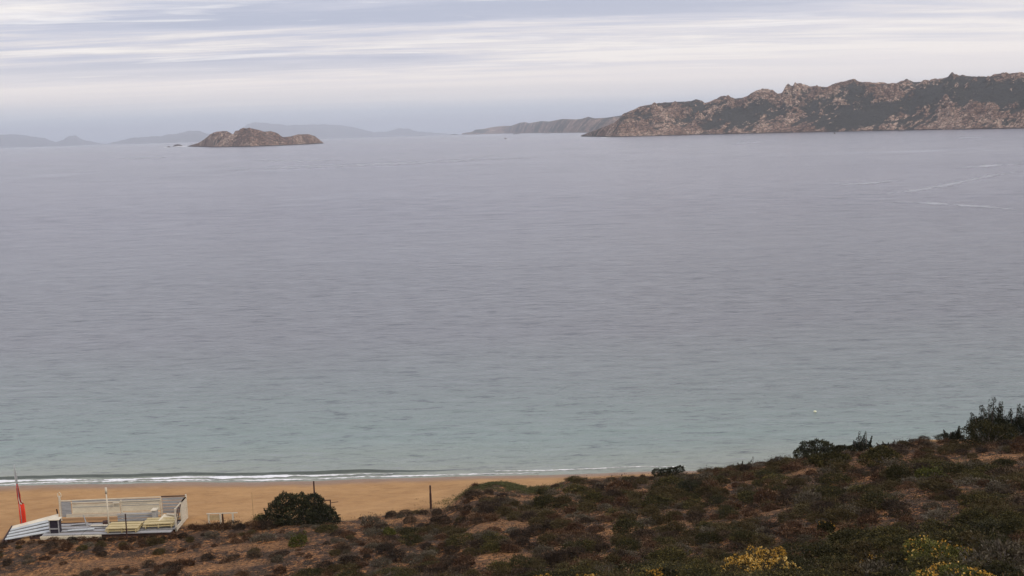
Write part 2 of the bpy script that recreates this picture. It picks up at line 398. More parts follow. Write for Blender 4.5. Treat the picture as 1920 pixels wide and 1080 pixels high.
# breaking wave along the beach
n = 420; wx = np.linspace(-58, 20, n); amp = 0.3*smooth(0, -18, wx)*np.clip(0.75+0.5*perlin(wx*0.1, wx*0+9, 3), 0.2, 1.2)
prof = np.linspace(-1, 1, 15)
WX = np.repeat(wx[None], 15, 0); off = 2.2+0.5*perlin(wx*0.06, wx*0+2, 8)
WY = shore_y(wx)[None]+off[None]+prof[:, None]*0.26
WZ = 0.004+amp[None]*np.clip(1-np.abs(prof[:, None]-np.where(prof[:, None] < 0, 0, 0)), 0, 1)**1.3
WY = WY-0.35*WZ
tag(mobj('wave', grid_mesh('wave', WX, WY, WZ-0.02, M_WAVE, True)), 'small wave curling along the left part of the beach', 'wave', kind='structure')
def foam(name, offs, wid, x0, x1, seed, z, label, thr=-0.15):
    xx = np.arange(x0, x1, 0.12)
    c = shore_y(xx)+offs+0.5*perlin(xx*0.07, xx*0+seed, seed)
    ww = wid*np.clip(0.6+2.4*fbm(xx*0.25, xx*0+seed, 5, seed), 0.0, 1.9)*smooth(x0, x0+4, xx)*smooth(x1, x1-9, xx)
    k = 7; tt = np.linspace(-1, 1, k)
    V = np.stack([np.repeat(xx[None], k, 0), c[None]+tt[:, None]*ww[None]/2+0.08*perlin(xx[None]*2+tt[:, None], tt[:, None]*3+seed, seed),
                  z+0.05*(1-tt[:, None]**2)*np.ones_like(xx)[None]+0.02*perlin(xx[None]*3, tt[:, None]*4, seed)], -1)
    o = mobj(name, grid_mesh(name, V[..., 0], V[..., 1], V[..., 2], M_FOAM, False))
    return tag(o, label, 'foam', kind='stuff')
foam('foam', 1.3, 0.62, -60, -11, 4, 0.03, 'white foam rolling in front of the breaking wave')
foam('foam', 0.55, 0.22, -60, 2, 7, 0.012, 'thin white foam line at the wet edge of the sand')
foam('foam', 1.3, 0.14, -2, 15, 9, 0.02, 'faint foam line near the dune tip')

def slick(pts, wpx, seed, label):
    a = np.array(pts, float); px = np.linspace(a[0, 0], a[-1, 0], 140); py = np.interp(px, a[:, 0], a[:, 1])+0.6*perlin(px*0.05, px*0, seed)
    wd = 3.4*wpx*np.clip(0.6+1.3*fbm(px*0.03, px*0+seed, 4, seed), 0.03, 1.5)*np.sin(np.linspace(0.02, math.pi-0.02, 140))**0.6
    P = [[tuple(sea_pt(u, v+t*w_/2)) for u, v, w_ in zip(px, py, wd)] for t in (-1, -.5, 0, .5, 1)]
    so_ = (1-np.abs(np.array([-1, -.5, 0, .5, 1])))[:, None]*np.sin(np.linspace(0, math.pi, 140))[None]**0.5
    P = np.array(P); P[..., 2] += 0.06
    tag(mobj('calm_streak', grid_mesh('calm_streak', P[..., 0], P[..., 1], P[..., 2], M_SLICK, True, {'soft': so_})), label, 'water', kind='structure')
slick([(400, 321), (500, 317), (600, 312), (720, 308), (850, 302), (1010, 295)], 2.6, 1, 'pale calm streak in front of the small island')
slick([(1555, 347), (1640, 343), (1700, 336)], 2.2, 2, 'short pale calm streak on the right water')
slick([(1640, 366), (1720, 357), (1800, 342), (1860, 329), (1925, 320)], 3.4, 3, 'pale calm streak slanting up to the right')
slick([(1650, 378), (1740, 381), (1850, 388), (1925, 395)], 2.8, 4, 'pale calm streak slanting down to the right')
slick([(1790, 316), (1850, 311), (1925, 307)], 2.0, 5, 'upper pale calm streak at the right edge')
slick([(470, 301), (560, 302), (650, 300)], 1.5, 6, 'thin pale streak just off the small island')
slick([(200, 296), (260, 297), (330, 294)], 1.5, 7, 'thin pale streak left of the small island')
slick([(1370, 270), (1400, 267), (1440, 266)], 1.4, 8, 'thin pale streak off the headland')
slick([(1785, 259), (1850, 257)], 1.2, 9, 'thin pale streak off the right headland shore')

# ------------------------------------------------------------------ islands and far land
def interp_pts(pts, x): 
    a = np.array(pts, float); return np.interp(x, a[:, 0], a[:, 1])
def land(name, skyline, base, depth, nu, nv, rough, mat, seed, rockbias, boulder=30.0, label=None, cat='island', extra=None, jag=0.6):
    """terrain whose crest follows the skyline; the front shore lies on the sea, the back falls to the sea again"""
    px = np.linspace(skyline[0][0], skyline[-1][0], nu)
    spy = interp_pts(skyline, px); bpy_ = interp_pts(base, px)
    hor = 243-0.028*(px-960)+6.3
    bpy_ = np.maximum(bpy_, hor+0.55)
    front = np.array([tuple(sea_pt(a, b)) for a, b in zip(px, bpy_)])
    dirs = np.array([tuple(ray(a, b)) for a, b in zip(px, spy)])
    # crest at front distance + depth*relative height
    dist = np.hypot(front[:, 0], front[:, 1])
    relh = np.clip((bpy_-spy)/(bpy_-spy).max(), 0.03, 1)
    cd = dist+depth*(0.35+0.65*relh)*np.clip(relh*4, 0.1, 1)
    hd = np.hypot(dirs[:, 0], dirs[:, 1])
    crest = np.array([0, 0, H])+dirs*(cd/hd)[:, None]
    crest[:, 2] = np.maximum(crest[:, 2], -cd**2/(2*RE)+0.5)
    v = np.concatenate([np.linspace(0, 1, nv), np.linspace(1, 2, nv//3)[1:]])
    V = v[:, None]
    ff = front[None, :, :2]; cc = crest[None, :, :2]
    XY = ff+(cc-ff)*V[..., None]
    X, Y = XY[..., 0], XY[..., 1]
    seaz = -(X**2+Y**2)/(2*RE)
    hc = (crest[:, 2]+cd**2/(2*RE))[None]
    p = np.where(V <= 1, 1-(1-np.clip(V, 0, 1))**1.35*0.999, np.clip(2-V, 0, 1)**1.2)
    n1 = fbm(X/(boulder*6), Y/(boulder*6), 4, seed)
    d1, d2, cid = worley(X/boulder+0.4*perlin(X/40, Y/40, 3), Y/boulder, seed+5)
    e1, e2, cid2 = worley(X/(boulder*.45), Y/(boulder*.45), seed+9)
    rockm = fbm(X/(boulder*5), Y/(boulder*5), 4, seed+20)+rockbias+0.9*(1-smooth(0, 0.12, V))*0.5
    if extra is not None:
        for (epx, epy, ex, ey, amt) in extra:
            rr = ((px[None]-epx)/ex)**2+((V-epy)/ey)**2
            rockm = rockm+amt*np.exp(-rr)
    fine = fbm(X/(boulder*1.1), Y/(boulder*.8), 4, seed+31)+0.35*(cid-.5)+0.25*(cid2-.5)
    rk = smooth(-0.25, 0.45, rockm*0.95+fine*0.75)
    env = np.clip(np.sin(np.clip(V/2, 0, 1)*math.pi), 0, 1)**0.7
    bl = 0.55*(np.sqrt(np.clip(d2-d1, 0, 0.6))*cid*1.6+0.45*np.sqrt(np.clip(e2-e1, 0, 0.6))*cid2)
    amp = rough*np.clip(hc/ max(hc.max(), 1), 0.12, 1)
    slopez = hc*p
    z = slopez*(1+0.22*n1*np.where(V < 1, 1-V, 0))+amp*env*(rk*bl*1.4+0.5*fbm(X/70, Y/70, 4, seed+2)*(1-jag*0.0))
    # keep crest near the skyline: fade broad noise but keep boulders
    z = np.where(V <= 1, z, np.minimum(z, slopez+amp*bl))
    crestline = np.exp(-((V-1)/0.22)**2)
    z = z-crestline*(z-slopez)*0.86
    z = np.where((V <= 0) | (V >= 2), -3.0, z)
    tide = smooth(3.2, 1.2, z)*np.ones_like(z)
    me = grid_mesh(name, X, Y, z+seaz, mat, False, {'rock': rk, 'tide': tide})
    return tag(mobj(name, me), label, cat, kind='structure')

head = [(1090,254),(1100,250),(1118,243),(1135,237),(1152,230),(1162,222),(1168,214),(1185,207),(1205,199),(1230,194),(1262,191),(1295,190),(1305,186),(1316,189),(1322,194),
        (1335,190),(1352,181),(1365,180),(1378,185),(1394,184),(1405,178),(1420,170),(1432,168),(1448,170),(1458,177),(1466,176),(1472,164),(1478,159),(1486,162),(1490,156),(1505,159),(1520,163),(1527,162),
        (1550,163),(1562,158),(1580,155),(1600,148),(1615,154),(1640,156),(1660,157),(1680,157),(1700,150),(1712,154),(1740,152),(1770,147),(1777,145),(1785,136),(1792,142),(1810,143),
        (1840,144),(1856,144),(1866,139),(1900,138),(1920,138),(1990,132),(2080,140),(2180,150),(2300,190),(2400,232)]
land('headland', head, [(1090,256),(1160,257),(1300,253),(1500,248.5),(1700,244.5),(1920,241),(2400,234)], 420, 1500, 150, 38, M_ROCK, 3, -0.03, 26,
     'long rocky headland with granite outcrops and dark scrub', 'headland',
     extra=[(1230,.5,90,.5,.42),(1690,.55,38,.14,.75),(1860,.2,110,.14,.5),(1480,.8,60,.3,.35),(1440,.1,60,.12,.5),(1600,.35,120,.25,-.3),(1800,.55,100,.22,-.4),(1390,.45,90,.2,-.15),(1180,.15,40,.2,.4)])
islet = [(352,274),(362,271),(372,268),(382,262),(395,252),(408,247),(425,246),(437,252),(442,246),(455,243),(468,240),(482,243),(495,247),(508,246),(520,250),(530,257),(545,256),(560,252),(578,252),(590,255),(600,263),(607,268)]
land('island', islet, [(352,275),(400,276),(470,275),(540,272.5),(607,269)], 130, 700, 90, 15, M_ROCK, 8, 0.62, 24, 'small bare granite island with rounded pink humps', 'island')
farl = [(866,250),(885,247),(892,243),(905,242),(925,238),(945,236),(958,236),(975,230),(985,229),(992,231),(1015,227),(1030,228),(1045,225),(1055,223),(1080,224),(1090,223),(1103,219),(1115,222),(1135,221),(1155,218),(1180,214),(1210,216),(1240,222)]
land('island', farl, [(866,251.3),(1000,249.5),(1150,248),(1240,245)], 600, 700, 60, 9, M_ROCK, 14, 0.1, 60, 'low hazy island stretching out behind the headland', 'island')

def far_hill(skyline, dist, seed, label, jag):
    px = np.linspace(skyline[0][0], skyline[-1][0], 400); spy = interp_pts(skyline, px)+jag*fbm(px/14, px*0, 4, seed)
    dirs = np.array([tuple(ray(a, b)) for a, b in zip(px, spy)]); hd = np.hypot(dirs[:, 0], dirs[:, 1])
    cr = np.array([0, 0, H])+dirs*(dist/hd)[:, None]
    drop = -dist**2/(2*RE)
    hc = np.maximum(cr[:, 2]-drop, 1)
    v = np.linspace(-1, 1, 33)[:, None]
    W = 2500
    un = cr[:, :2]/dist
    X = un[None, :, 0]*(dist+v*W); Y = un[None, :, 1]*(dist+v*W)
    z = hc[None]*(1-np.abs(v)**1.4)*(1+0.5*fbm(X/900, Y/900, 3, seed)*(np.abs(v)*(1-np.abs(v)))*3)
    z = z-(X**2+Y**2)/(2*RE)-5*(np.abs(v) > 0.99)
    o = mobj('hills', grid_mesh('hills', X, Y, z, M_FARROCK, True))
    return tag(o, label, 'hills', kind='structure')
far_hill([(440,262),(455,240),(466,232),(478,229),(500,231),(540,235),(575,234),(600,233),(640,235),(665,239),(700,248),(730,246),(745,241),(765,241),(785,247),(860,252)], 33000, 41, 'pale blue long hills beyond the small island', 2)
far_hill([(-260,240),(-160,246),(-60,250),(0,252),(35,252),(60,256),(85,259),(105,267),(118,262),(130,254),(142,254),(155,262),(190,269),(230,272)], 29000, 43, 'pale violet hills on the far left with a separate knoll', 2)
far_hill([(185,272),(215,266),(250,258),(300,255),(335,250),(355,245),(375,246),(395,252),(430,262),(470,270)], 27000, 45, 'pale low ridge left of the small island', 2)

def sea_rock(px, py, wpx, hpx, seed, label, cat='rock', foamy=False):
    c = sea_pt(px, py); D = math.hypot(c.x, c.y); s = D/FPX
    t = np.linspace(0, 2*math.pi, 25); ph = np.linspace(0, math.pi/2, 9)
    PH, T = np.meshgrid(ph, t, indexing='ij')
    n = 1+0.35*fbm(2+np.cos(T)*1.7*np.cos(PH), 2+np.sin(T)*1.7+PH, 3, seed); n[:, -1] = n[:, 0]
    X = c.x+wpx*s/2*np.cos(T)*np.cos(PH)*n; Y = c.y+wpx*s/2.5*np.sin(T)*np.cos(PH)*n; Z = c.z-0.3+hpx*s*np.sin(PH)*n
    root = mobj('sea_rock', grid_mesh('sea_rock', X, Y, Z, M_STONE, False)); tag(root, label, cat, 'rocks breaking the sea surface')
    if foamy:
        xx = np.linspace(-1, 1, 30); FX = c.x+(xx[None]*0.9+(0.4 if foamy > 0 else -0.4))*wpx*s*np.ones((5, 1))
        yv = np.linspace(-1, 1, 5)[:, None]; FY = c.y-wpx*s*0.3+yv*wpx*s*0.5*(1-xx[None]**2)
        FZ = c.z+0.3+(1-yv**2)*hpx*s*0.3*(1-xx[None]**2)*(0.7+0.5*perlin(xx[None]*6, yv*3, seed))
        tag(mobj('foam', grid_mesh('foam', FX, FY, FZ, M_FOAM, False)), 'white surf around the '+label, 'foam', kind='stuff')
sea_rock(333, 275, 17, 4, 1, 'dark low rock beside the small island', foamy=1)
sea_rock(316, 276.3, 7, 2, 2, 'tiny rock farthest left of the small island', foamy=-1)
sea_rock(851, 253, 12, 1.6, 3, 'flat rock off the left tip of the hazy island')
sea_rock(873, 252.3, 13, 2, 4, 'second flat rock nearer the tip of the hazy island')
sea_rock(948, 261, 5, 2.4, 5, 'small rock with surf in open water before the hazy island', foamy=1)
sea_rock(1140, 258, 12, 2.2, 6, 'dark rock with surf off the headland tip', foamy=-1)
sea_rock(1098, 255, 16, 3, 7, 'low dark rock at the end of the headland')
sea_rock(969, 251.6, 14, 1.5, 12, 'flat rock before the middle of the hazy island')
sea_rock(1565, 250.8, 4, 2.5, 9, 'small dark rock just off the headland shore')
sea_rock(1025, 251, 16, .8, 10, 'low shelf rock with surf by the hazy island', foamy=1)
sea_rock(1690, 246.5, 12, 1.2, 11, 'low ledge rock at the foot of the headland')

# ------------------------------------------------------------------ vegetation
LM = {
 'brown': leaf_mat('brown_heath_leaves', (0.02, 0.01, 0.006), (0.075, 0.037, 0.018), (0.26, 0.165, 0.095)),
 'heath': leaf_mat('dark_heath_leaves', (0.012, 0.008, 0.006), (0.04, 0.026, 0.016), (0.2, 0.135, 0.08)),
 'grey': leaf_mat('grey_green_leaves', (0.028, 0.022, 0.014), (0.085, 0.068, 0.044), (0.25, 0.215, 0.16)),
 'green': leaf_mat('dark_green_leaves', (0.008, 0.008, 0.003), (0.034, 0.03, 0.008), (0.19, 0.145, 0.04)),
 'grass': leaf_mat('grassy_green_leaves', (0.035, 0.036, 0.014), (0.1, 0.1, 0.04), (0.22, 0.2, 0.09)),
 'lime': leaf_mat('fresh_green_leaves', (0.02, 0.024, 0.006), (0.075, 0.076, 0.015), (0.24, 0.21, 0.05)),
 'juniper': leaf_mat('juniper_leaves', (0.007, 0.008, 0.004), (0.024, 0.025, 0.012), (0.08, 0.078, 0.036)),
 'flower': leaf_mat('yellow_flower_heads', (0.16, 0.075, 0.012), (0.46, 0.26, 0.04), (0.85, 0.68, 0.3)),
 'olive': leaf_mat('olive_leaves', (0.016, 0.012, 0.005), (0.062, 0.044, 0.015), (0.13, 0.11, 0.055)),
}
M_TWIG = simple('bare_twigs', (0.11, 0.085, 0.07), 0.85, 0.3, 8)
M_BARK = simple('grey_bark', (0.1, 0.08, 0.065), 0.85, 0.35, 6, (4, 4, 0.8), bump=0.5)
M_STRAW = simple('dry_grass_stalks', (0.27, 0.17, 0.08), 0.85, 0.4, 3)

def leaves(P, size, aspect=0.5, up=0.2, N=None):
    n = len(P)
    a = rng.normal(size=(n, 3)); a[:, 2] += up
    if N is not None: a = a*0.7+N*0.9
    a /= np.linalg.norm(a, axis=1)[:, None]+1e-9
    b = rng.normal(size=(n, 3)); b -= (b*a).sum(1)[:, None]*a; b /= np.linalg.norm(b, axis=1)[:, None]+1e-9
    s = size*(0.6+0.8*rng.random(n))[:, None]
    A = a*s*0.5; B = b*s*aspect*0.5
    V = np.stack([P-A, P+B-A*0.1, P+A, P-B-A*0.1], 1).reshape(-1, 3)
    return V, np.arange(4*n).reshape(n, 4)
def lobe_points(lobes, n, shell=0.35, clump=0.0, zmin=0.02):
    L = np.array(lobes, float); area = (L[:, 3]*L[:, 4]+L[:, 3]*L[:, 5]+L[:, 4]*L[:, 5]); pr = area/area.sum()
    out = []; nn = []; tot = 0
    while tot < n:
        k = rng.choice(len(L), size=n, p=pr); d = rng.normal(size=(n, 3)); d /= np.linalg.norm(d, axis=1)[:, None]
        r = 1-shell*rng.random(n)**1.5
        lump = 1+clump*perlin(d[:, 0]*3.1+k*7, d[:, 1]*3.1+d[:, 2]*2.7, 3)
        p = L[k, :3]+d*L[k, 3:6]*(r*lump)[:, None]
        q = ((p[:, None, :]-L[None, :, :3])/L[None, :, 3:6]); inside = ((q**2).sum(2) < 0.5).any(1)
        ok = (p[:, 2] > zmin) & (~inside | (rng.random(n) < 0.1))
        out.append(p[ok]); nn.append(d[ok]); tot += ok.sum()
    return np.concatenate(out)[:n], np.concatenate(nn)[:n]
def tone_of(P, f=2.0):
    t = 0.5+0.55*fbm(P[:, 0]*f+P[:, 2]*1.3*f, P[:, 1]*f-P[:, 2]*f, 3, 5)+rng.normal(size=len(P))*0.17
    return np.clip(t, 0, 1)
def leafmesh(name, P, size, mat, aspect=0.5, up=0.2, f=2.0, N=None):
    V, Fc = leaves(P, size, aspect, up, N)
    return npmesh(name, V, Fc, mat, False, {'tone': ('FACE', tone_of(P, f))})
def stems_mb(r, h, n, rad=0.015, seed=0):
    g = random.Random(seed); mb = MB()
    for i in range(n):
        a = g.uniform(0, 2*math.pi); q = g.uniform(0.3, 0.9)
        e = Vector((math.cos(a)*r*q, math.sin(a)*r*q, h*g.uniform(0.6, 0.95)))
        m = Vector((e.x*0.4, e.y*0.4, e.z*0.55))
        mb.tube([(0, 0, -0.1), m, e], [rad, rad*0.7, rad*0.3], 4, False)
    return mb
def dome(r, h, k, g):
    lobes = [(0, 0, h*0.35, r*0.75, r*0.75, h*0.62)]
    for i in range(k):
        a = g.uniform(0, 6.28); q = g.uniform(0.3, 0.65)*r; s = g.uniform(0.3, 0.5)*r
        lobes.append((math.cos(a)*q, math.sin(a)*q, h*g.uniform(0.3, 0.65), s, s, min(s*0.9, h*0.4)))
    return lobes
PROTO = {}
def protos(kind, nvar, r, h, nl, size, mat, k=5, aspect=0.5, up=0.4, shell=.5, clump=.38):
    L = []
    for i in range(nvar):
        g = random.Random(hash((kind, i)) & 0xffff if False else len(kind)*31+i*7)
        P, N = lobe_points(dome(r*g.uniform(.85, 1.1), h*g.uniform(.85, 1.15), k, g), nl, shell, clump)
        k2 = nl//6; N[:k2, 2] += .4; P[:k2] += N[:k2]*(rng.random((k2, 1))**2*r*.42)
        fol = leafmesh('foliage', P, size, LM[mat], aspect, up, 1.4/r, N)
        stm = stems_mb(r*0.9, h, 9, 0.012+r*0.008, i).mesh('stem', M_TWIG)
        L.append((fol, stm))
    PROTO[kind] = L
protos('cushion', 5, 0.5, 0.5, 1500, 0.075, 'brown', 4, 0.35, 0.5)
protos('greycushion', 4, 0.5, 0.45, 1500, 0.075, 'grey', 4, 0.35, 0.5)
protos('heath', 4, 0.8, 0.75, 2800, 0.085, 'heath', 7, 0.35, 0.5, clump=.25)
protos('olive', 4, 0.8, 0.8, 2600, 0.09, 'olive', 6, 0.45, 0.3)
protos('greenbush', 5, 1.1, 1.1, 4200, 0.095, 'green', 8, 0.5, 0.3)
protos('lime', 2, 0.6, 0.55, 1500, 0.085, 'lime', 6, 0.5, 0.4)
protos('juniper', 3, 1.2, 1.0, 5000, 0.1, 'juniper', 9, 0.4, 0.8, clump=0.3)

def place(kind, name, x, y, s, label, group=None, cat='shrub', var=None, parts=False, flat=1.0, rz=None, sink=0.08, wide=1.0):
    fol, stm = PROTO[kind][random.randrange(len(PROTO[kind])) if var is None else var]
    z = gz(x, y)-sink*s
    rz = random.uniform(0, 6.28) if rz is None else rz
    if parts:
        r = empty(name, (x, y, z), rz); mobj('foliage', fol, r); mobj('stem', stm, r)
    else:
        r = mobj(name, fol); r.location = (x, y, z); r.rotation_euler = (0, 0, rz)
    r.scale = (s*wide, s, s*flat)
    return tag(r, label, cat, group)
def flowered(x, y, r, h, nfl, label, fsize=0.075, leaf='lime', nl=3500, seed=0, group='yellow flowering shrubs'):
    g = random.Random(seed); lobes = dome(r, h, 9, g)
    o = empty('flowering_shrub', (x, y, gz(x, y)-0.1), 0)
    P, N = lobe_points(lobes, nl, 0.4, 0.2); mobj('foliage', leafmesh('foliage', P, 0.09, LM[leaf], 0.45, 0.4, 1, N), o)
    P, N = lobe_points(lobes, nfl*3, 0.1, 0.3); k = (N[:, 2] > -0.05) & (fbm(P[:, 0]*1.6, P[:, 1]*1.6, 2, seed) > 0.0); P = P[k][:nfl]
    Q = np.repeat(P, 3, 0)+rng.normal(size=(len(P)*3, 3))*fsize*0.3+np.array([0, 0, 0.05])
    mobj('flowers', leafmesh('flowers', Q, fsize, LM['flower'], 0.8, 0.4, 1), o)
    stems_mb(r*.9, h, 12, .02, seed).build('stem', M_TWIG, o)
    return tag(o, label, 'shrub', group)

# hand placed shrubs: (px, py of base, Y) -> ground point
def on_ground(px, py):
    """walks the pixel ray until it meets the terrain"""
    d = ray(px, py); Y = np.arange(28, 100, 0.1); X = d.x/d.y*Y; Z = H+d.z/d.y*Y
    T = terrain(X, Y)[0]; k = np.argmax(T >= Z)
    if T[k] < Z[k]: k = int(np.argmin(Z-T))
    return float(X[k]), float(Y[k])
HAND = []
def reg(x, y, r): HAND.append((x, y, r))

# large rounded juniper on the dune edge
def big_juniper(px, py, r, h, label, n=9000, seed=3, lobes=None, size=0.13, mat='juniper', shoots=0, name='juniper_bush', cat='bush'):
    x, y = on_ground(px, py); g = random.Random(seed)
    o = empty(name, (x, y, gz(x, y)-0.15), 0)
    lb = lobes or dome(r, h, 11, g)
    P, N = lobe_points(lb, n, 0.4, 0.3)
    mobj('crown', leafmesh('crown', P, size, LM[mat], 0.45, 0.7, 1.1, N), o)
    mb = MB()
    mb.tube([(0, 0, -.3), (0.05, 0, h*.3), (0.1, 0.05, h*.6)], [.12, .09, .04], 8)
    for i in range(8):
        a = g.uniform(0, 6.28); q = r*g.uniform(.4, .8)
        mb.tube([(0, 0, .1), (math.cos(a)*q*.5, math.sin(a)*q*.5, h*.35), (math.cos(a)*q, math.sin(a)*q, h*g.uniform(.5, .85))], [.07, .045, .012], 6, False)
    mb.build('trunk', M_BARK, o); reg(x, y, r)
    return tag(o, label, cat)
big_juniper(560, 982, 2.6, 2.5, 'large rounded dark bush on the dune edge behind the tall dark post', 24000, 3, lobes=[(0, 0, .8, 2.0, 1.6, 1.0), (-1.5, 0, 1.0, .9, .9, .9), (-.9, .1, 1.75, .85, .9, .7), (.1, 0, 1.7, .9, 1.0, .75), (1.15, 0, 1.7, .8, .9, .65), (1.8, .1, .8, .9, .8, .7), (2.3, 0, .4, .8, .7, .5), (-2.1, -.1, .5, .8, .8, .5), (.5, -1.2, .8, 1.2, .8, .8)])
big_juniper(600, 984, 1.1, 1.2, 'small dark bush leaning on the right of the large dune bush', 3000, 5)
# trees on the right ridge
def spiky_tree(px, py, shoots, base_r, h, label, seed, n=6000, mat='juniper', size=.11):
    x, y = on_ground(px, py); g = random.Random(seed)
    o = empty('juniper_tree', (x, y, gz(x, y)-0.15), 0)
    pts = []; nr = []
    P, N = lobe_points([(0, 0, h*.25, base_r, base_r*.8, h*.33)]+[(g.uniform(-.6, .6)*base_r, g.uniform(-.4, .4)*base_r, h*.3, base_r*.45, base_r*.45, h*.25) for _ in range(5)], n//2, .45, .3)
    pts.append(P); nr.append(N)
    mb = MB(); mb.tube([(0, 0, -.3), (.04, 0, h*.35), (0, 0, h*.75)], [.13, .09, .03], 8)
    for (sx_, top, wd) in shoots:
        m = n//2//len(shoots)
        oy = g.uniform(-.35, .35)*base_r; bz = h*.2; tl = []
        for q in range(9):
            t = (q+g.random()*.8)/9; rr = 1.3*wd*(1.05-t*.75)
            a = g.uniform(0, 6.28); e = rr*(1-t)*g.uniform(.3, 1.1)
            tl.append((sx_*(.55+.45*t)+math.cos(a)*e, oy+math.sin(a)*e, bz+(top-bz)*t*.93, rr*g.uniform(.3, .55), rr*g.uniform(.3, .55), rr*g.uniform(.45, .9)))
        p_, n_ = lobe_points(tl, m, .5, .35); pts.append(p_); nr.append(n_*.5+np.array([0, 0, .7]))
        mb.tube([(0, 0, h*.15), (sx_*.8, 0, h*.35), (sx_, 0, top*.9)], [.06, .045, .012], 6, False)
    P = np.concatenate(pts); N = np.concatenate(nr)
    mobj('crown', leafmesh('crown', P, size, LM[mat], 0.4, 0.9, 1.3, N), o); mb.build('trunk', M_BARK, o); reg(x, y, base_r)
    return tag(o, label, 'tree')
spiky_tree(1858, 824, [(-.6, 2.7, .7), (.1, 3.5, .65), (.5, 3.2, .6), (-1.2, 2.0, .6), (.9, 2.5, .5), (-.25, 3.0, .7), (1.2, 1.8, .5)], 1.7, 3.0, 'tallest dark juniper with spiky top on the right ridge', 1, 13000)
spiky_tree(1905, 820, [(-.4, 2.2, .5), (0, 2.8, .5), (.5, 2.4, .6), (1.1, 2.6, .6)], 1.5, 2.5, 'dark juniper at the right edge beside the tallest one', 2, 9000)
spiky_tree(1782, 822, [(-.5, .9, .25), (.0, .8, .25), (.55, 1.25, .25), (.8, .9, .25)], 1.1, 0.9, 'low wispy juniper just left of the tallest ridge tree', 4, 4500, size=.09)
spiky_tree(1617, 845, [(-.3, 1.7, .42), (.3, 1.6, .3), (.65, 1.3, .22), (-.6, .9, .3)], 1.0, 1.0, 'juniper with upright pointed shoots on the ridge skyline', 6, 6500, size=.09)
big_juniper(1530, 856, 1.45, 1.5, 'rounded dark bush at the left end of the upper ridge', 8000, 7, size=.11,
            lobes=[(-1.1, 0, .35, .6, .6, .45), (-.5, .1, .75, .75, .7, .55), (.2, 0, .9, .8, .7, .5), (.8, 0, .75, .6, .6, .45), (1.4, 0, .4, .6, .6, .4), (0, -.2, .4, 1.3, .8, .5)])
big_juniper(1655, 868, 1.7, 1.0, 'broad dark green bush below the pointed shoots on the ridge', 6000, 18, size=.11, mat='green')
big_juniper(1560, 872, 1.6, .9, 'broad dark green bush under the rounded ridge bush', 6000, 19, size=.11, mat='green')
big_juniper(1852, 836, 1.9, 1.7, 'broad dark green bush at the foot of the tallest juniper', 6000, 20, size=.11, mat='green')
big_juniper(1583, 856, 1.0, .9, 'low dark bush between the rounded bush and pointed shoots', 3500, 8, size=.11, mat='green')
big_juniper(1254, 894, 1.2, .8, 'flat wind swept bush on the dune crest before the sea', 5000, 9, size=.1,
            lobes=[(-.9, 0, .5, .45, .5, .3), (-.3, 0, .5, .5, .5, .3), (.3, 0, .58, .5, .5, .3), (.85, 0, .72, .42, .45, .28), (0, 0, .2, 1.0, .5, .35)])
big_juniper(1343, 888, .42, .6, 'small round dark bush right of the flat crest bush', 1500, 10, size=.08)
spiky_tree(1392, 876, [(-.4, .6, .15), (0, .75, .15), (.5, .6, .15), (.9, 1.0, .14)], .6, .55, 'sparse twiggy juniper on the crest with its open branches', 11, 2200, size=.08)
spiky_tree(1665, 838, [(-.4, .6, .15), (0, .5, .15), (.5, .6, .15), (-.8, .45, .14)], .8, .5, 'thin wispy juniper right of the pointed shoots', 12, 2200, size=.08)

# named small shrubs
for (px, py, k, s, label) in [
    (560, 1022, 'lime', 1.3, 'bright green shrub below the large dark dune bush'),
    (730, 1004, 'lime', 1.0, 'yellow green shrub on the slope below the short dark post'),
    (487, 976, 'lime', 1.0, 'yellow green shrub tucked against the left of the large dark bush'),
    (1750, 903, 'lime', 1.5, 'yellow green leafy bush left of the bare orange bank'),
    (1690, 905, 'greenbush', .9, 'green bush left of the yellow green leafy bush'),
    (500, 1012, 'greycushion', 1.2, 'grey cushion shrub below the large dark bush'),
    (695, 985, 'greycushion', 1.7, 'grey dome shrub at the dune edge left of the short post'),
    (1300, 925, 'juniper', .95, 'dark dome bush on the mid slope below the crest bush'),
    (1330, 918, 'cushion', 1.6, 'brown cushion shrub touching the dark dome bush'),
    (1512, 950, 'greycushion', 2.0, 'grey green dome shrub in the middle of the right slope'),
    (1440, 945, 'cushion', 1.8, 'brown dome shrub left of the grey green dome'),
    (1160, 925, 'cushion', 2.2, 'wide brown dome shrub in the centre of the dune'),
    (1170, 950, 'cushion', 1.5, 'brown shrub below the wide brown dome')]:
    x, y = on_ground(px, py); place(k, {'lime': 'green_shrub', 'greenbush': 'green_shrub', 'greycushion': 'grey_shrub', 'juniper': 'juniper_bush', 'cushion': 'brown_shrub'}[k], x, y, s, label, parts=True); reg(x, y, s*.5)

for px in list(range(20, 352, 19))+list(range(360, 520, 15)):
    py = (1020-0.035*px if px < 352 else 992-0.02*(px-352))+random.uniform(-2, 3)
    x, y = on_ground(px, py); kk = random.choice(['cushion', 'heath', 'cushion'])
    s_ = random.uniform(.7, 1.2)*(.75 if kk == 'heath' else 1)*(.8 if px < 352 else 1.1)
    if px < 352: place(kk, 'brown_shrub', x, y, s_, 'brown shrub in the row along the front of the kiosk deck', 'brown shrubs before the kiosk', flat=.75)
    else: place(kk, 'brown_shrub', x, y, s_, 'brown shrub in the dark band between kiosk and large dune bush', 'brown shrubs between kiosk and large bush')
    reg(x, y, s_*.4)
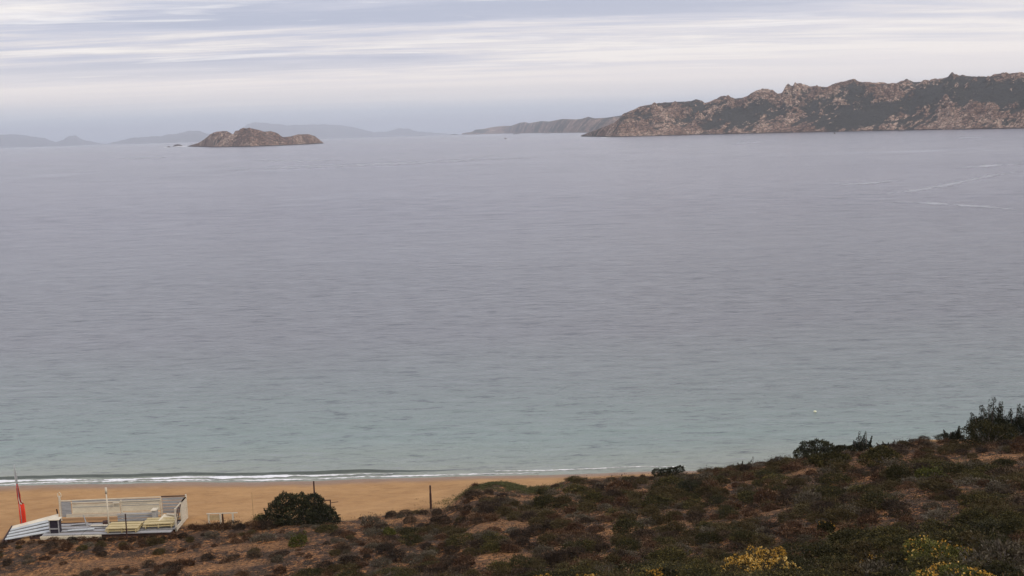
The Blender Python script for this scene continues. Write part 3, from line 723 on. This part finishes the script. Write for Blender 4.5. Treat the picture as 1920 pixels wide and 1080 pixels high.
# yellow flowering shrubs along the bottom
for i, (px, py, r, h, nf, label, mt) in enumerate([
    (1425, 1096, 1.6, 1.1, 1100, 'broad shrub covered in golden yellow flowers at the bottom edge', 'olive'),
    (1462, 1074, .75, 1.05, 420, 'taller golden crown behind the broad yellow flowering shrub', 'olive'),
    (1765, 1062, 1.6, .8, 170, 'green shrub with pale yellow flower tips on the lower right', 'lime'),
    (1795, 1112, 1.5, .8, 380, 'golden flowering shrub cut by the bottom right edge', 'lime'),
    (1245, 1105, .7, .7, 130, 'small golden flowering shrub left of the broad yellow one', 'green'),
    (1100, 1108, .7, .65, 170, 'golden flowering shrub at the bottom edge in the middle', 'green'),
    (1015, 1108, .6, .6, 150, 'leftmost golden flowering shrub at the bottom edge', 'green'),
    (1630, 1058, .55, .5, 45, 'olive shrub with few yellow tips between the two large flowering shrubs', 'olive'),
    (1550, 995, .5, .5, 22, 'small shrub with white flower dots on the dark slope', 'green')]):
    x, y = on_ground(px, py); flowered(x, y, r, h, nf, label, 0.06, mt, 3600 if r > .8 else 2200, 20+i); reg(x, y, r*.7)
for (px, py, s, label) in [(1500, 1092, 1.8, 'pale grey shrub right of the broad yellow flowering shrub'), (1640, 1090, 1.7, 'grey brown shrub at the bottom edge'), (1880, 1070, 2.4, 'pale grey green shrub in the bottom right corner')]:
    x, y = on_ground(px, py); place('greycushion', 'grey_shrub', x, y, s, label, parts=True); reg(x, y, s*.4)

# scattered shrubs
def region(px, py):
    """probabilities brown, grey, olive, green and bare share for a place on the slope"""
    lowright = smooth(0, 60, py-(1120-0.165*(px-700)) + 40*float(perlin(px/150, py/60, 8)))
    if px < 700: return (.5, .16, .06, .01, .27), .36
    if lowright > .5: return (.05, .05, .25, .60, .05), .02
    if px < 1100: return (.36, .24, .12, .04, .34), .1
    return (.36, .16, .18, .06, .34), .2
GRP = {
 'cushion': ('brown_shrub', [('low brown cushion shrub on the sandy ground of the lower left slope', 'brown cushion shrubs on the left slope'),
                             ('low brown cushion shrub packed on the middle of the dune', 'brown cushion shrubs on the middle dune'),
                             ('low brown cushion shrub on the ground below the right ridge', 'brown cushion shrubs on the right slope')]),
 'greycushion': ('grey_shrub', [('small grey green cushion shrub on the lower left slope', 'grey cushion shrubs on the left slope'),
                             ('small grey green cushion shrub on the middle of the dune', 'grey cushion shrubs on the middle dune'),
                             ('small grey green cushion shrub below the right ridge', 'grey cushion shrubs on the right slope')]),
 'heath': ('heath_shrub', [('dark heath shrub wider than the cushions on the left slope', 'dark heath shrubs on the left slope'),
                             ('dark heath shrub wider than the cushions on the middle dune', 'dark heath shrubs on the middle dune'),
                             ('dark heath shrub wider than the cushions below the right ridge', 'dark heath shrubs on the right slope')]),
 'olive': ('olive_shrub', [('dull olive shrub on the lower left slope', 'olive shrubs on the left slope'),
                             ('dull olive shrub among heath on the middle dune', 'olive shrubs on the middle dune'),
                             ('dull olive shrub on the right slope', 'olive shrubs on the right slope')]),
 'greenbush': ('green_shrub', [('dark green shrub at the bottom of the left slope', 'green shrubs on the left slope'),
                             ('dark green shrub on the middle dune', 'green shrubs on the middle dune'),
                             ('dark green shrub of the thicket on the lower right slope', 'green shrubs of the right thicket')])}
CAP = {'cushion': 300, 'greycushion': 230, 'olive': 260, 'greenbush': 270, 'heath': 290}; cnt = {k: 0 for k in CAP}
cand = []; cells = {}
def near_ok(x, y, r):
    cx_, cy_ = int(x//2), int(y//2)
    for a in (-1, 0, 1):
        for b in (-1, 0, 1):
            for (u, v_, q) in cells.get((cx_+a, cy_+b), ()):
                if (u-x)**2+(v_-y)**2 < (0.56*(r+q))**2: return False
    return True
tries = 0
while tries < 19000:
    tries += 1
    Y = random.uniform(33, 85); X = random.uniform(-0.52, 0.52)*Y
    z, ysil, shy = terrain(np.array([X]), np.array([Y])); z = float(z[0]); ysil = float(ysil[0])
    if Y > ysil-0.2+0.5*random.random(): continue
    px, py = proj((X, Y, z+.3))
    if not (-60 < px < 1990 and py < 1130): continue
    if px < 370 and Y > 74.9: continue
    if 845 < px < 1080 and Y > ysil-4.5 and random.random() < .88: continue
    pr, barep = region(px, py)
    bn = float(perlin(X*0.33, Y*0.33, 91))
    if random.random() < barep*(1.0+2.2*bn): continue
    gx = min(len(xs)-1, int(np.searchsorted(xs, X))); gy_ = min(len(ys_)-1, int(np.searchsorted(ys_, Y)))
    if random.random() < bare[gy_, gx]*1.15: continue
    k = random.choices(['cushion', 'greycushion', 'olive', 'greenbush', 'heath'], pr)[0]
    base = {'cushion': .5, 'greycushion': .5, 'olive': .8, 'greenbush': 1.1, 'heath': .8}[k]
    s = random.uniform(.65, 1.5) if k in ('cushion', 'greycushion') else random.uniform(.55, 1.05)
    if Y > ysil-3: s *= .75
    if px < 700: s *= .8
    r = base*s
    if any((X-a)**2+(Y-b)**2 < (q+.35*r)**2 for a, b, q in HAND): continue
    if not near_ok(X, Y, r): continue
    if cnt[k] >= CAP[k]: continue
    cnt[k] += 1; cells.setdefault((int(X//2), int(Y//2)), []).append((X, Y, r))
    nm, gl = GRP[k]; reg_i = 0 if px < 700 else (1 if px < 1150 else 2)
    place(k, nm, X, Y, s, gl[reg_i][0], gl[reg_i][1], flat=random.uniform(.55, .95) if k != 'greenbush' else random.uniform(.5, .8), wide=random.uniform(.9, 1.35))
print('shrubs', cnt, 'tries', tries)

# ground cover between them: one uncountable mass each
def cover(n, cond, size, mat, name, label, cat, spread=.12, per=14, up=.6, aspect=.4, hgt=.12, dens=None):
    Yv = 30+56*rng.random(n)**0.75; Xv = (rng.random(n)-.5)*1.06*Yv
    Z, ysl, sh_ = terrain(Xv, Yv)
    ok = (Yv < ysl+0.3*rng.random(n)) & ~((Xv < KX1+.6) & (Yv > 75.0))
    bi = np.clip(np.searchsorted(xs, Xv), 0, len(xs)-1); bj = np.clip(np.searchsorted(ys_, Yv), 0, len(ys_)-1)
    ok &= rng.random(n) > bare[bj, bi]*0.75
    ok &= cond(Xv, Yv)
    C = np.stack([Xv, Yv, Z], 1)[ok]
    P = np.repeat(C, per, 0); q = rng.normal(size=P.shape)*spread; q[:, 2] = np.abs(q[:, 2])/spread*hgt*.6; P = P+q
    o = mobj(name, leafmesh(name, P, size, LM.get(mat) or mat, aspect, up, .5)); return tag(o, label, cat, kind='stuff')
cover(15000, lambda X, Y: fbm(X*.5, Y*.5, 3, 5) > -.3+.2*(X/Y < -.12), .07, 'heath', 'heath_ground_cover', 'low brown heath growing between the shrubs', 'ground cover', .16, 16)
cover(7000, lambda X, Y: (X/Y > -.12) & (fbm(X*.3, Y*.3, 3, 6) > -.05), .08, 'olive', 'scrub_ground_cover', 'low olive scrub filling the gaps on the slope', 'ground cover', .2, 16, hgt=.2)
cover(5200, lambda X, Y: (X/Y > 0.0) & (Y < 66-12*(X/Y < .2)), .09, 'green', 'leafy_ground_cover', 'dark green low growth under the right hand thicket', 'ground cover', .24, 18, hgt=.3)
cover(2200, lambda X, Y: fbm(X*.4, Y*.4, 3, 16) > .1, .07, 'grey', 'silvery_ground_cover', 'silvery low herbs scattered on the dune', 'ground cover', .14, 12)
cover(5500, lambda X, Y: (fbm(X*.6, Y*.6, 3, 26) > -.1) & (Y > 50), .07, M_STRAW, 'dry_litter', 'pale dry litter and stalks lying on the orange soil', 'litter', .14, 7, up=.8, aspect=.35, hgt=.05)
cover(1500, lambda X, Y: (X/Y > -.12), .17, M_STRAW, 'dry_grass', 'dry straw coloured grass stalks among the shrubs', 'grass', .12, 9, up=4.0, aspect=.07, hgt=.35)
# creeping green plants on the sandy mound of the dune tip
n = 3000; a = PY(960, 905, 83)
Xv = a.x+rng.normal(size=n)*2.3-0.2; Yv = 82.7+rng.normal(size=n)*.9; Z = terrain(Xv, Yv)[0]
keep = fbm(Xv*.9, Yv*.9, 2, 4) > -.15; P = np.repeat(np.stack([Xv, Yv, Z], 1)[keep], 14, 0); P += rng.normal(size=P.shape)*np.array([.15, .15, .03])+np.array([0, 0, .05])
tag(mobj('creeping_plants', leafmesh('creeping_plants', P, .07, LM['grass'], .5, .5, .6)), 'creeping green plants on the sandy mound at the dune tip', 'plants', kind='stuff')

# ------------------------------------------------------------------ beach objects
M_WHITE = simple('weathered_white_paint', (0.55, 0.49, 0.38), 0.6, 0.25, 2.5, (1, 1, 5), bump=.3)
M_PAINT = simple('bluish_white_paint', (0.42, 0.44, 0.43), 0.6, 0.3, 2, (.5, 4, 4), bump=.3)
M_CREAM = simple('cream_painted_board', (0.62, 0.55, 0.41), 0.55, 0.18, 1.2, (1, 1, 4), bump=.2)
M_GREYW = simple('grey_weathered_planks', (0.3, 0.295, 0.29), 0.8, 0.35, 3, (.4, 4, 4), bump=.5)
M_YELW = simple('yellow_planks', (0.47, 0.38, 0.2), 0.7, 0.25, 3, (.4, 4, 4), bump=.4)
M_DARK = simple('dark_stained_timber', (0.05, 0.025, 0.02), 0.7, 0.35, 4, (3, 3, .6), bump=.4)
M_RED = simple('red_flag_cloth', (0.72, 0.05, 0.02), 0.7, 0.2, 2)
M_REDD = simple('dark_red_flag_cloth', (0.42, 0.03, 0.025), 0.7, 0.2, 2)
M_PALE = simple('pale_grey_flag_cloth', (0.4, 0.42, 0.42), 0.7, 0.15, 2)
M_METAL = simple('grey_painted_metal', (0.35, 0.35, 0.34), 0.45, 0.2, 5)

DZ = 2.0
fr = 75.9; L = KX1-KX0
k = empty('beach_kiosk', (KX0, fr, DZ), 0)
tag(k, 'half dismantled white and grey wooden beach bar with open deck', 'kiosk')
mb = MB(); yy = 0.0; i = 0
while yy < 2.3:
    mb.box(0.05+0.12*random.random(), 2.9, yy, yy+.42, -.05, 0+.01*random.random()); mb.box(2.95, L-.12-0.12*random.random(), yy+.02*random.random(), yy+.42, -.05, 0+.01*random.random()); yy += .62
mb.build('deck', M_GREYW, k)
MB().box(.05, L-.1, .03, 3.45, -.34, -.31).build('gap_shade_sheet', M_DARK, k)  # added dark sheet, paints the shade between deck boards and before the back wall
mb = MB()
for y in (0.1, 1.35, 2.6): mb.box(0.05, L-.1, y, y+.1, -.3, -.055)
for x in np.linspace(.1, L-.25, 7):
    for y in (0.25, 1.75): mb.box(x, x+.12, y, y+.12, -.7, -.06)
mb.build('joists', M_DARK, k)
# back wall facing the deck, boards in one panel per bay
mb = MB()
mb.box(.95, 4.55, 3.52, 3.56, .38, 1.08); mb.box(4.68, 7.55, 3.52, 3.56, .42, 1.12)
mb.build('wall_panel', M_CREAM, k, .01)
mb = MB()
mb.box(.5, 4.55, 3.42, 3.5, .08, .3); mb.box(4.68, 7.55, 3.42, 3.5, .1, .32); mb.box(.95, 7.4, 3.44, 3.5, .345, .385)
mb.build('skirting_board', M_WHITE, k)
mb = MB(); mb.bar((.9, 3.46, 1.2), (7.6, 3.46, 1.25), .05, .06); mb.bar((0, 3.6, 1.34), (7.65, 3.6, 1.44), .05, .05); mb.build('top_rail', M_CREAM, k)
mb = MB(); mb.box(.95, 7.55, 3.58, 3.62, 1.1, 1.34); mb.build('upper_board', M_GREYW, k)
mb = MB(); mb.box(1.0, 4.5, 3.505, 3.518, .83, .87); mb.box(4.72, 7.5, 3.505, 3.518, .86, .9); mb.box(4.72, 6.6, 3.505, 3.518, 1.0, 1.02); mb.build('batten', M_GREYW, k)
for x, h in ((0.0, 1.75), (4.6, 1.3), (7.6, 1.45), (L-.12, 1.6)):
    MB().box(x, x+.1, 3.48, 3.58, -.2, h).build('wall_post', M_WHITE, k, .008)
mb = MB(); mb.box(.16, .88, 3.52, 3.56, .1, 1.3); mb.build('side_panel', M_GREYW, k)
mb = MB()
for j in range(5): mb.box(7.75, L-.2, 3.5, 3.54, .2+j*.25, .2+j*.25+.2)
mb.build('slatted_wall', M_GREYW, k)
MB().box(7.7, L-.14, 3.46, 3.54, 1.46, 1.53).build('dark_top_board', M_DARK, k)
# right end wall with braces
mb = MB(); mb.box(L-.06, L, .6, 3.45, -.2, .1)
for y in (.6, 2.0, 3.3): mb.box(L-.08, L+.02, y, y+.12, -.2, 1.5)
mb.box(L-.05, L-.01, 2.2, 3.3, .1, 1.5); mb.box(L-.05, L-.01, .72, 3.3, 1.4, 1.5)
mb.build('end_wall', M_WHITE, k)
mb = MB(); mb.bar((L-.03, .75, .2), (L-.03, 2.0, 1.35), .05, .07); mb.bar((L-.03, .75, .7), (L-.03, 1.5, 1.35), .05, .07); mb.build('brace', M_DARK, k)
# inner counter on the right half of the deck
mb = MB(); mb.box(4.8, 7.4, 2.2, 2.26, .12, .3); mb.box(4.8, 7.4, 2.2, 2.26, .36, .55); mb.box(4.8, 7.4, 2.18, 2.34, .62, .66)
mb.build('counter', M_GREYW, k)
mb = MB(); mb.box(7.45, 7.75, 1.9, 2.4, 0.01, .95); mb.build('counter_end', M_GREYW, k, .01)
MB().box(7.4, 7.8, 1.85, 2.45, .95, 1.0).build('counter_cap', M_CREAM, k)
MB().box(L-1.5, L-.3, 1.2, 2.6, .3, .36, Matrix.Rotation(.16, 3, 'Y'), (L-.9, 2, .3)).build('sloping_shelf', M_CREAM, k)
mb = MB(); mb.box(4.1, 4.16, 3.3, 3.4, .9, 1.12); mb.box(4.1, 4.6, 3.3, 3.4, 1.12, 1.18); mb.build('hook_bracket', M_WHITE, k)
MB().box(0.0, 4.4, -.14, -.02, -.28, -.06).build('front_edge_board', M_CREAM, k)
# corner post with lamp at the left
o = empty('lamp_post', (KX0-.02, fr+3.75, DZ-.3)); tag(o, 'short white post with a twin hoop top at the left kiosk corner', 'post')
MB().box(-.05, .05, -.05, .05, 0, 1.95).build('pole', M_WHITE, o)
MB().tube([(-.12, 0, 1.9), (-.12, 0, 2.15), (0, 0, 2.28), (.12, 0, 2.15), (.12, 0, 1.9)], [.025]*5, 6).build('hoop', M_CREAM, o)
# small counter cabinet
o = empty('cabinet', (KX0+.55, fr+.35, DZ+.01)); tag(o, 'small white framed cabinet with dark front on the kiosk deck', 'cabinet')
MB().box(-.08, .72, -.06, .56, .98, 1.03).build('top', M_CREAM, o)
MB().box(.0, .64, .02, .5, 0, .975).build('body', simple('dark_cabinet_front', (.03, .025, .035), .5, .2), o)
mb = MB(); mb.box(.62, .68, -.04, .02, 0, .97); mb.box(-.04, .02, -.04, .02, 0, .97); mb.box(.02, .62, -.04, .01, .3, .38); mb.build('frame', M_GREYW, o)
# yellow planks
def pallet(x, y, z, w_, d_, rz, label, nlay=2):
    o = empty('plank_stack', (KX0+x, fr+y, DZ+z), rz); tag(o, label, 'planks', 'yellow plank stacks on the kiosk deck')
    for j in range(nlay):
        mb = MB(); yy = 0
        while yy < d_-.01: mb.box(random.uniform(0, .1), w_-random.uniform(0, .12), yy, yy+.34, j*.17, j*.17+.05+random.uniform(0, .02)); yy += .5
        mb.build('plank', M_YELW, o)
    mb = MB()
    for q in (.1, .5, .9):
        for j in range(nlay): mb.box(w_*q-.04, w_*q+.04, .01, d_-.03, j*.17-.12, j*.17)
    mb.build('bearer', M_YELW, o)
pallet(4.6, .0, .15, 2.5, 1.5, 0.0, 'wide flat stack of yellow planks behind the thin dark post')
pallet(7.15, .55, .2, 2.3, 1.3, .06, 'narrow tilted stack of yellow planks by the right end wall', 2)
o = MB().bar((0, 0, 0), (-.3, .15, .95), .07, .04).build('loose_plank', M_GREYW); o.location = (KX0+2.95, fr+1.2, DZ+.02); tag(o, 'grey plank standing askew in the middle of the deck', 'plank')
# white pole and thin dark posts
o = empty('white_pole', (KX0+4.62, fr+.9, DZ-.3)); tag(o, 'tall thin white pole rising from the middle of the kiosk', 'pole')
MB().tube([(0, 0, 0), (0, 0, 3.0)], [.06, .05], 8).build('shaft', M_WHITE, o, smooth=True)
MB().tube([(0, 0, 3.0), (0, 0, 3.45)], [.09, .08], 8).build('head', M_WHITE, o, smooth=True)
o = MB().tube([(0, 0, -.9), (.03, 0, 1.7)], [.055, .045], 7).build('dark_post', M_DARK); o.location = (KX0+6.3, fr-.3, DZ-.15); tag(o, 'thin dark post before the yellow planks', 'post')
for (x, y, z, ln, a, m_, lb) in ((1.7, .55, .05, 1.9, .05, M_PAINT, 'pale board lying flat along the front of the kiosk deck'), (3.0, 1.5, .05, 1.3, -.12, M_WHITE, 'short white board lying behind the askew plank'),
                           (1.5, 1.75, .06, 1.2, .08, M_GREYW, 'grey board lying near the back of the kiosk deck'), (8.3, 2.4, .45, 1.0, -.3, M_WHITE, 'white board resting in the right corner of the kiosk')):
    o = MB().box(0, ln, 0, .22, 0, .05).build('loose_board', m_, bevel=.006); o.location = (KX0+x, fr+y, DZ+z); o.rotation_euler = (0, -.03, a); tag(o, lb, 'board')
o = MB().box(0, .4, 0, .35, 0, .3).box(.03, .37, -.02, 0, .1, .2).build('crate', M_DARK, bevel=.01); o.location = (KX0+3.9, fr+1.6, DZ+.01); o.rotation_euler.z = .3; tag(o, 'small dark crate left on the grey deck boards', 'crate')
# ramp
o = empty('plank_ramp', (KX0-.08, fr, DZ), 0); tag(o, 'sloping ramp of pale planks with dark gaps left of the kiosk', 'ramp')
A = [PZ(110, 966, 2.05), PZ(110, 1000, 1.98)]; B = [PZ(24, 989, 1.75), PZ(8, 1017, 1.72)]
org = Vector((KX0-.08, fr, DZ))
npl = 5
for j in range(npl):
    t0, t1 = j/npl, (j+(.95 if j == 0 else .6))/npl
    q = [A[0].lerp(A[1], t0)-org, A[0].lerp(A[1], t1)-org, B[0].lerp(B[1], t1)-org, B[0].lerp(B[1], t0)-org]
    mb = MB(); mb.v = [tuple(p+Vector((0, 0, .12))) for p in q]+[tuple(p+Vector((0, 0, .07))) for p in q]
    mb.f = [(3,2,1,0),(4,5,6,7),(0,1,5,4),(1,2,6,5),(2,3,7,6),(3,0,4,7)]; mb.build('plank', M_CREAM if j == 0 else M_PAINT, o)
mb = MB(); q = [A[0]-org, A[1]-org, B[1]-org, B[0]-org]; mb.v = [tuple(p-Vector((0, 0, .12))) for p in q]+[tuple(p-Vector((0, 0, .16))) for p in q]; mb.f = [(3,2,1,0),(4,5,6,7),(0,1,5,4),(1,2,6,5),(2,3,7,6),(3,0,4,7)]; mb.build('gap_shade_sheet', M_DARK, o)  # dark panel added below the planks as painted shade in their gaps
mb = MB()
for t in (.03, .5, .97): mb.bar(A[0].lerp(B[0], t)-org+Vector((0, 0, -.02)), A[1].lerp(B[1], t)-org+Vector((0, 0, -.02)), .1, .16)
mb.build('bearer', M_DARK, o)
MB().bar(B[0]-org+Vector((-.05, 0, -.1)), B[1]-org+Vector((-.1, 0, -.1)), .08, .5).build('edge_board', M_DARK, o); MB().bar(A[0]-org+Vector((-.1, .1, 0)), A[0]-org+Vector((-.16, .1, .45)), .08, .08).build('stake', M_DARK, o)

# feather flag
gx_, gy_ = PZ(41, 978, 1.8).x, PZ(41, 978, 1.8).y
o = empty('feather_flag', (gx_, gy_, gz(gx_, gy_))); tag(o, 'tall red and pale feather flag on the sand beside the ramp', 'flag')
topX = -0.42; hh = 4.95
MB().tube([(0, 0, -.1), (-.03, 0, 1.5), (-.08, 0, 3.0), (-.16, 0, 4.95)], [.03, .028, .022, .012], 7).build('pole', M_METAL, o, smooth=True)
def cloth(rows, mat, name):
    V = []; Fc = []
    for r_, (z, x0, x1, bul) in enumerate(rows):
        for c_ in range(7):
            t = c_/6; V.append((x0+(x1-x0)*t, -.04+bul*math.sin(t*math.pi*1.5), z))
    for r_ in range(len(rows)-1):
        for c_ in range(6): a_ = r_*7+c_; Fc.append((a_, a_+1, a_+8, a_+7))
    me = npmesh(name, V, Fc, mat, True); ob = mobj(name, me, o); m_ = ob.modifiers.new('thickness', 'SOLIDIFY'); m_.thickness = .012; return ob
cloth([(.08, -.06, .28, .02), (.14, -.12, .36, .06), (.6, -.12, .38, .08), (1.3, -.12, .38, .08), (1.9, -.12, .34, .06)], M_RED, 'red_cloth')
cloth([(1.9, -.12, .34, .06), (2.05, -.12, .18, .08), (2.25, -.14, .12, .09), (2.6, -.16, .13, .08), (3.0, -.16, .06, .06), (3.45, -.13, -.03, .02)], M_REDD, 'upper_red_cloth')
cloth([(3.45, -.13, -.03, .02), (3.6, -.2, .0, .03), (4.0, -.22, .0, .05), (4.4, -.2, -.06, .04), (4.95, -.18, -.13, .01)], M_PALE, 'pale_cloth')
# white curling mark on the cloth
mb = MB()
mb.tube([(.0, -.17, 2.45), (.02, -.18, 2.2), (.08, -.18, 2.0), (.17, -.17, 1.9), (.24, -.16, 2.1), (.2, -.16, 2.25)], [.012, .03, .035, .03, .025, .01], 6)
mb.build('emblem', M_WHITE, o)
# low white barrier
p0 = PZ(388, 976, 1.75); p1 = PZ(446, 974, 1.75); o = empty('low_barrier', (p0.x, p0.y, 1.65)); tag(o, 'low white trestle barrier on the sand right of the kiosk', 'barrier')
Lb = p1.x-p0.x
MB().bar((0, 0, .62), (Lb, .05, .62), .07, .05).build('rail', M_WHITE, o)
for t in (.04, .42, .82): MB().box(Lb*t, Lb*t+.12, -.03, .05, -.2, .585).build('leg', M_WHITE, o)
MB().box(.05, .42*Lb, .0, .03, .1, .5).build('panel', simple('sun_bleached_board', (.42, .31, .17), .8, .3, 3), o)
def post(px, pyb, h, r, label, name='timber_post', cap=False, lean=0):
    p = PZ(px, pyb, 1.5); z = gz(p.x, p.y)
    o = MB().tube([(0, 0, -.4), (lean*.5, 0, h*.66), (lean*.52, 0, h*.661), (lean, 0, h)], [r, r, r*.8, r*.75], 8).build(name, M_DARK, smooth=False)
    o.location = (p.x, p.y, z); tag(o, label, 'post', 'dark posts on the beach'); return o
post(418, 976, .75, .07, 'short dark stake in front of the low white barrier')
post(591, 955, 2.6, .075, 'tall dark post rising behind the large dune bush')
post(808, 951, 1.85, .085, 'dark post standing alone on the sand in the middle')
p = PZ(475, 968, 1.4); o = MB().tube([(0, 0, -.2), (0, 0, 2.1)], [.03, .02], 6).build('slim_pole', simple('bleached_wood', (.42, .28, .14), .8, .2)); o.location = (p.x, p.y, gz(p.x, p.y)); tag(o, 'slim bleached pole on the sand left of the large bush', 'pole')
# timber frame next to the tall post
p = PZ(596, 958, 1.4); q = PZ(620, 958, 1.4); o = empty('timber_barrier', (p.x, p.y, gz(p.x, p.y))); tag(o, 'dark open timber barrier right of the tall post', 'barrier')
Lf = q.x-p.x
for x in (0.1, Lf): MB().box(x-.04, x+.04, -.04, .04, -.3, 1.1).build('upright', M_DARK, o)
for z in (.55, 1.05): MB().box(-.05, Lf+.04, -.09, -.045, z, z+.07).build('rail', M_DARK, o)
MB().bar((Lf+.06, 0, .85), (Lf+.6, 0, .92), .04, .04).build('spar', M_DARK, o)
# buoy
c = sea_pt(1528, 773); o = empty('buoy', (c.x, c.y, 0)); tag(o, 'small pale yellow buoy floating off the beach', 'buoy')
mb = MB(); mb.tube([(-.17, 0, .06), (-.11, 0, .08), (0, 0, .08), (.11, 0, .08), (.17, 0, .06)], [.02, .09, .12, .09, .02], 12); mb.build('float', simple('pale_yellow_plastic', (.75, .76, .55), .4, .1), o, smooth=True)
MB().tube([(0, 0, .17), (0, 0, .27)], [.02, .015], 8).build('handle', M_DARK, o)

# ------------------------------------------------------------------ haze
mh = bpy.data.materials.new('haze'); mh.use_nodes = True; nh = NT(mh.node_tree)
pv = nh.n('ShaderNodeVolumePrincipled'); pv.inputs['Density'].default_value = 5.6e-5; pv.inputs['Anisotropy'].default_value = 0.45; pv.inputs['Color'].default_value = (0.9, 0.945, 1.0, 1)
oh = nh.n('ShaderNodeOutputMaterial'); mh.node_tree.links.new(pv.outputs[0], oh.inputs['Volume'])
mb = MB(); mb.box(-60000, 60000, -60000, 60000, -620, 560); o = mb.build('haze', mh); tag(o, kind='stuff'); tag(o, 'pale sea haze filling the air', 'haze')

scene.render.engine = 'CYCLES'
scene.cycles.volume_bounces = 1
scene.view_settings.view_transform = 'Standard'; scene.view_settings.look = 'None'; scene.view_settings.exposure = 0.27; scene.view_settings.gamma = 1
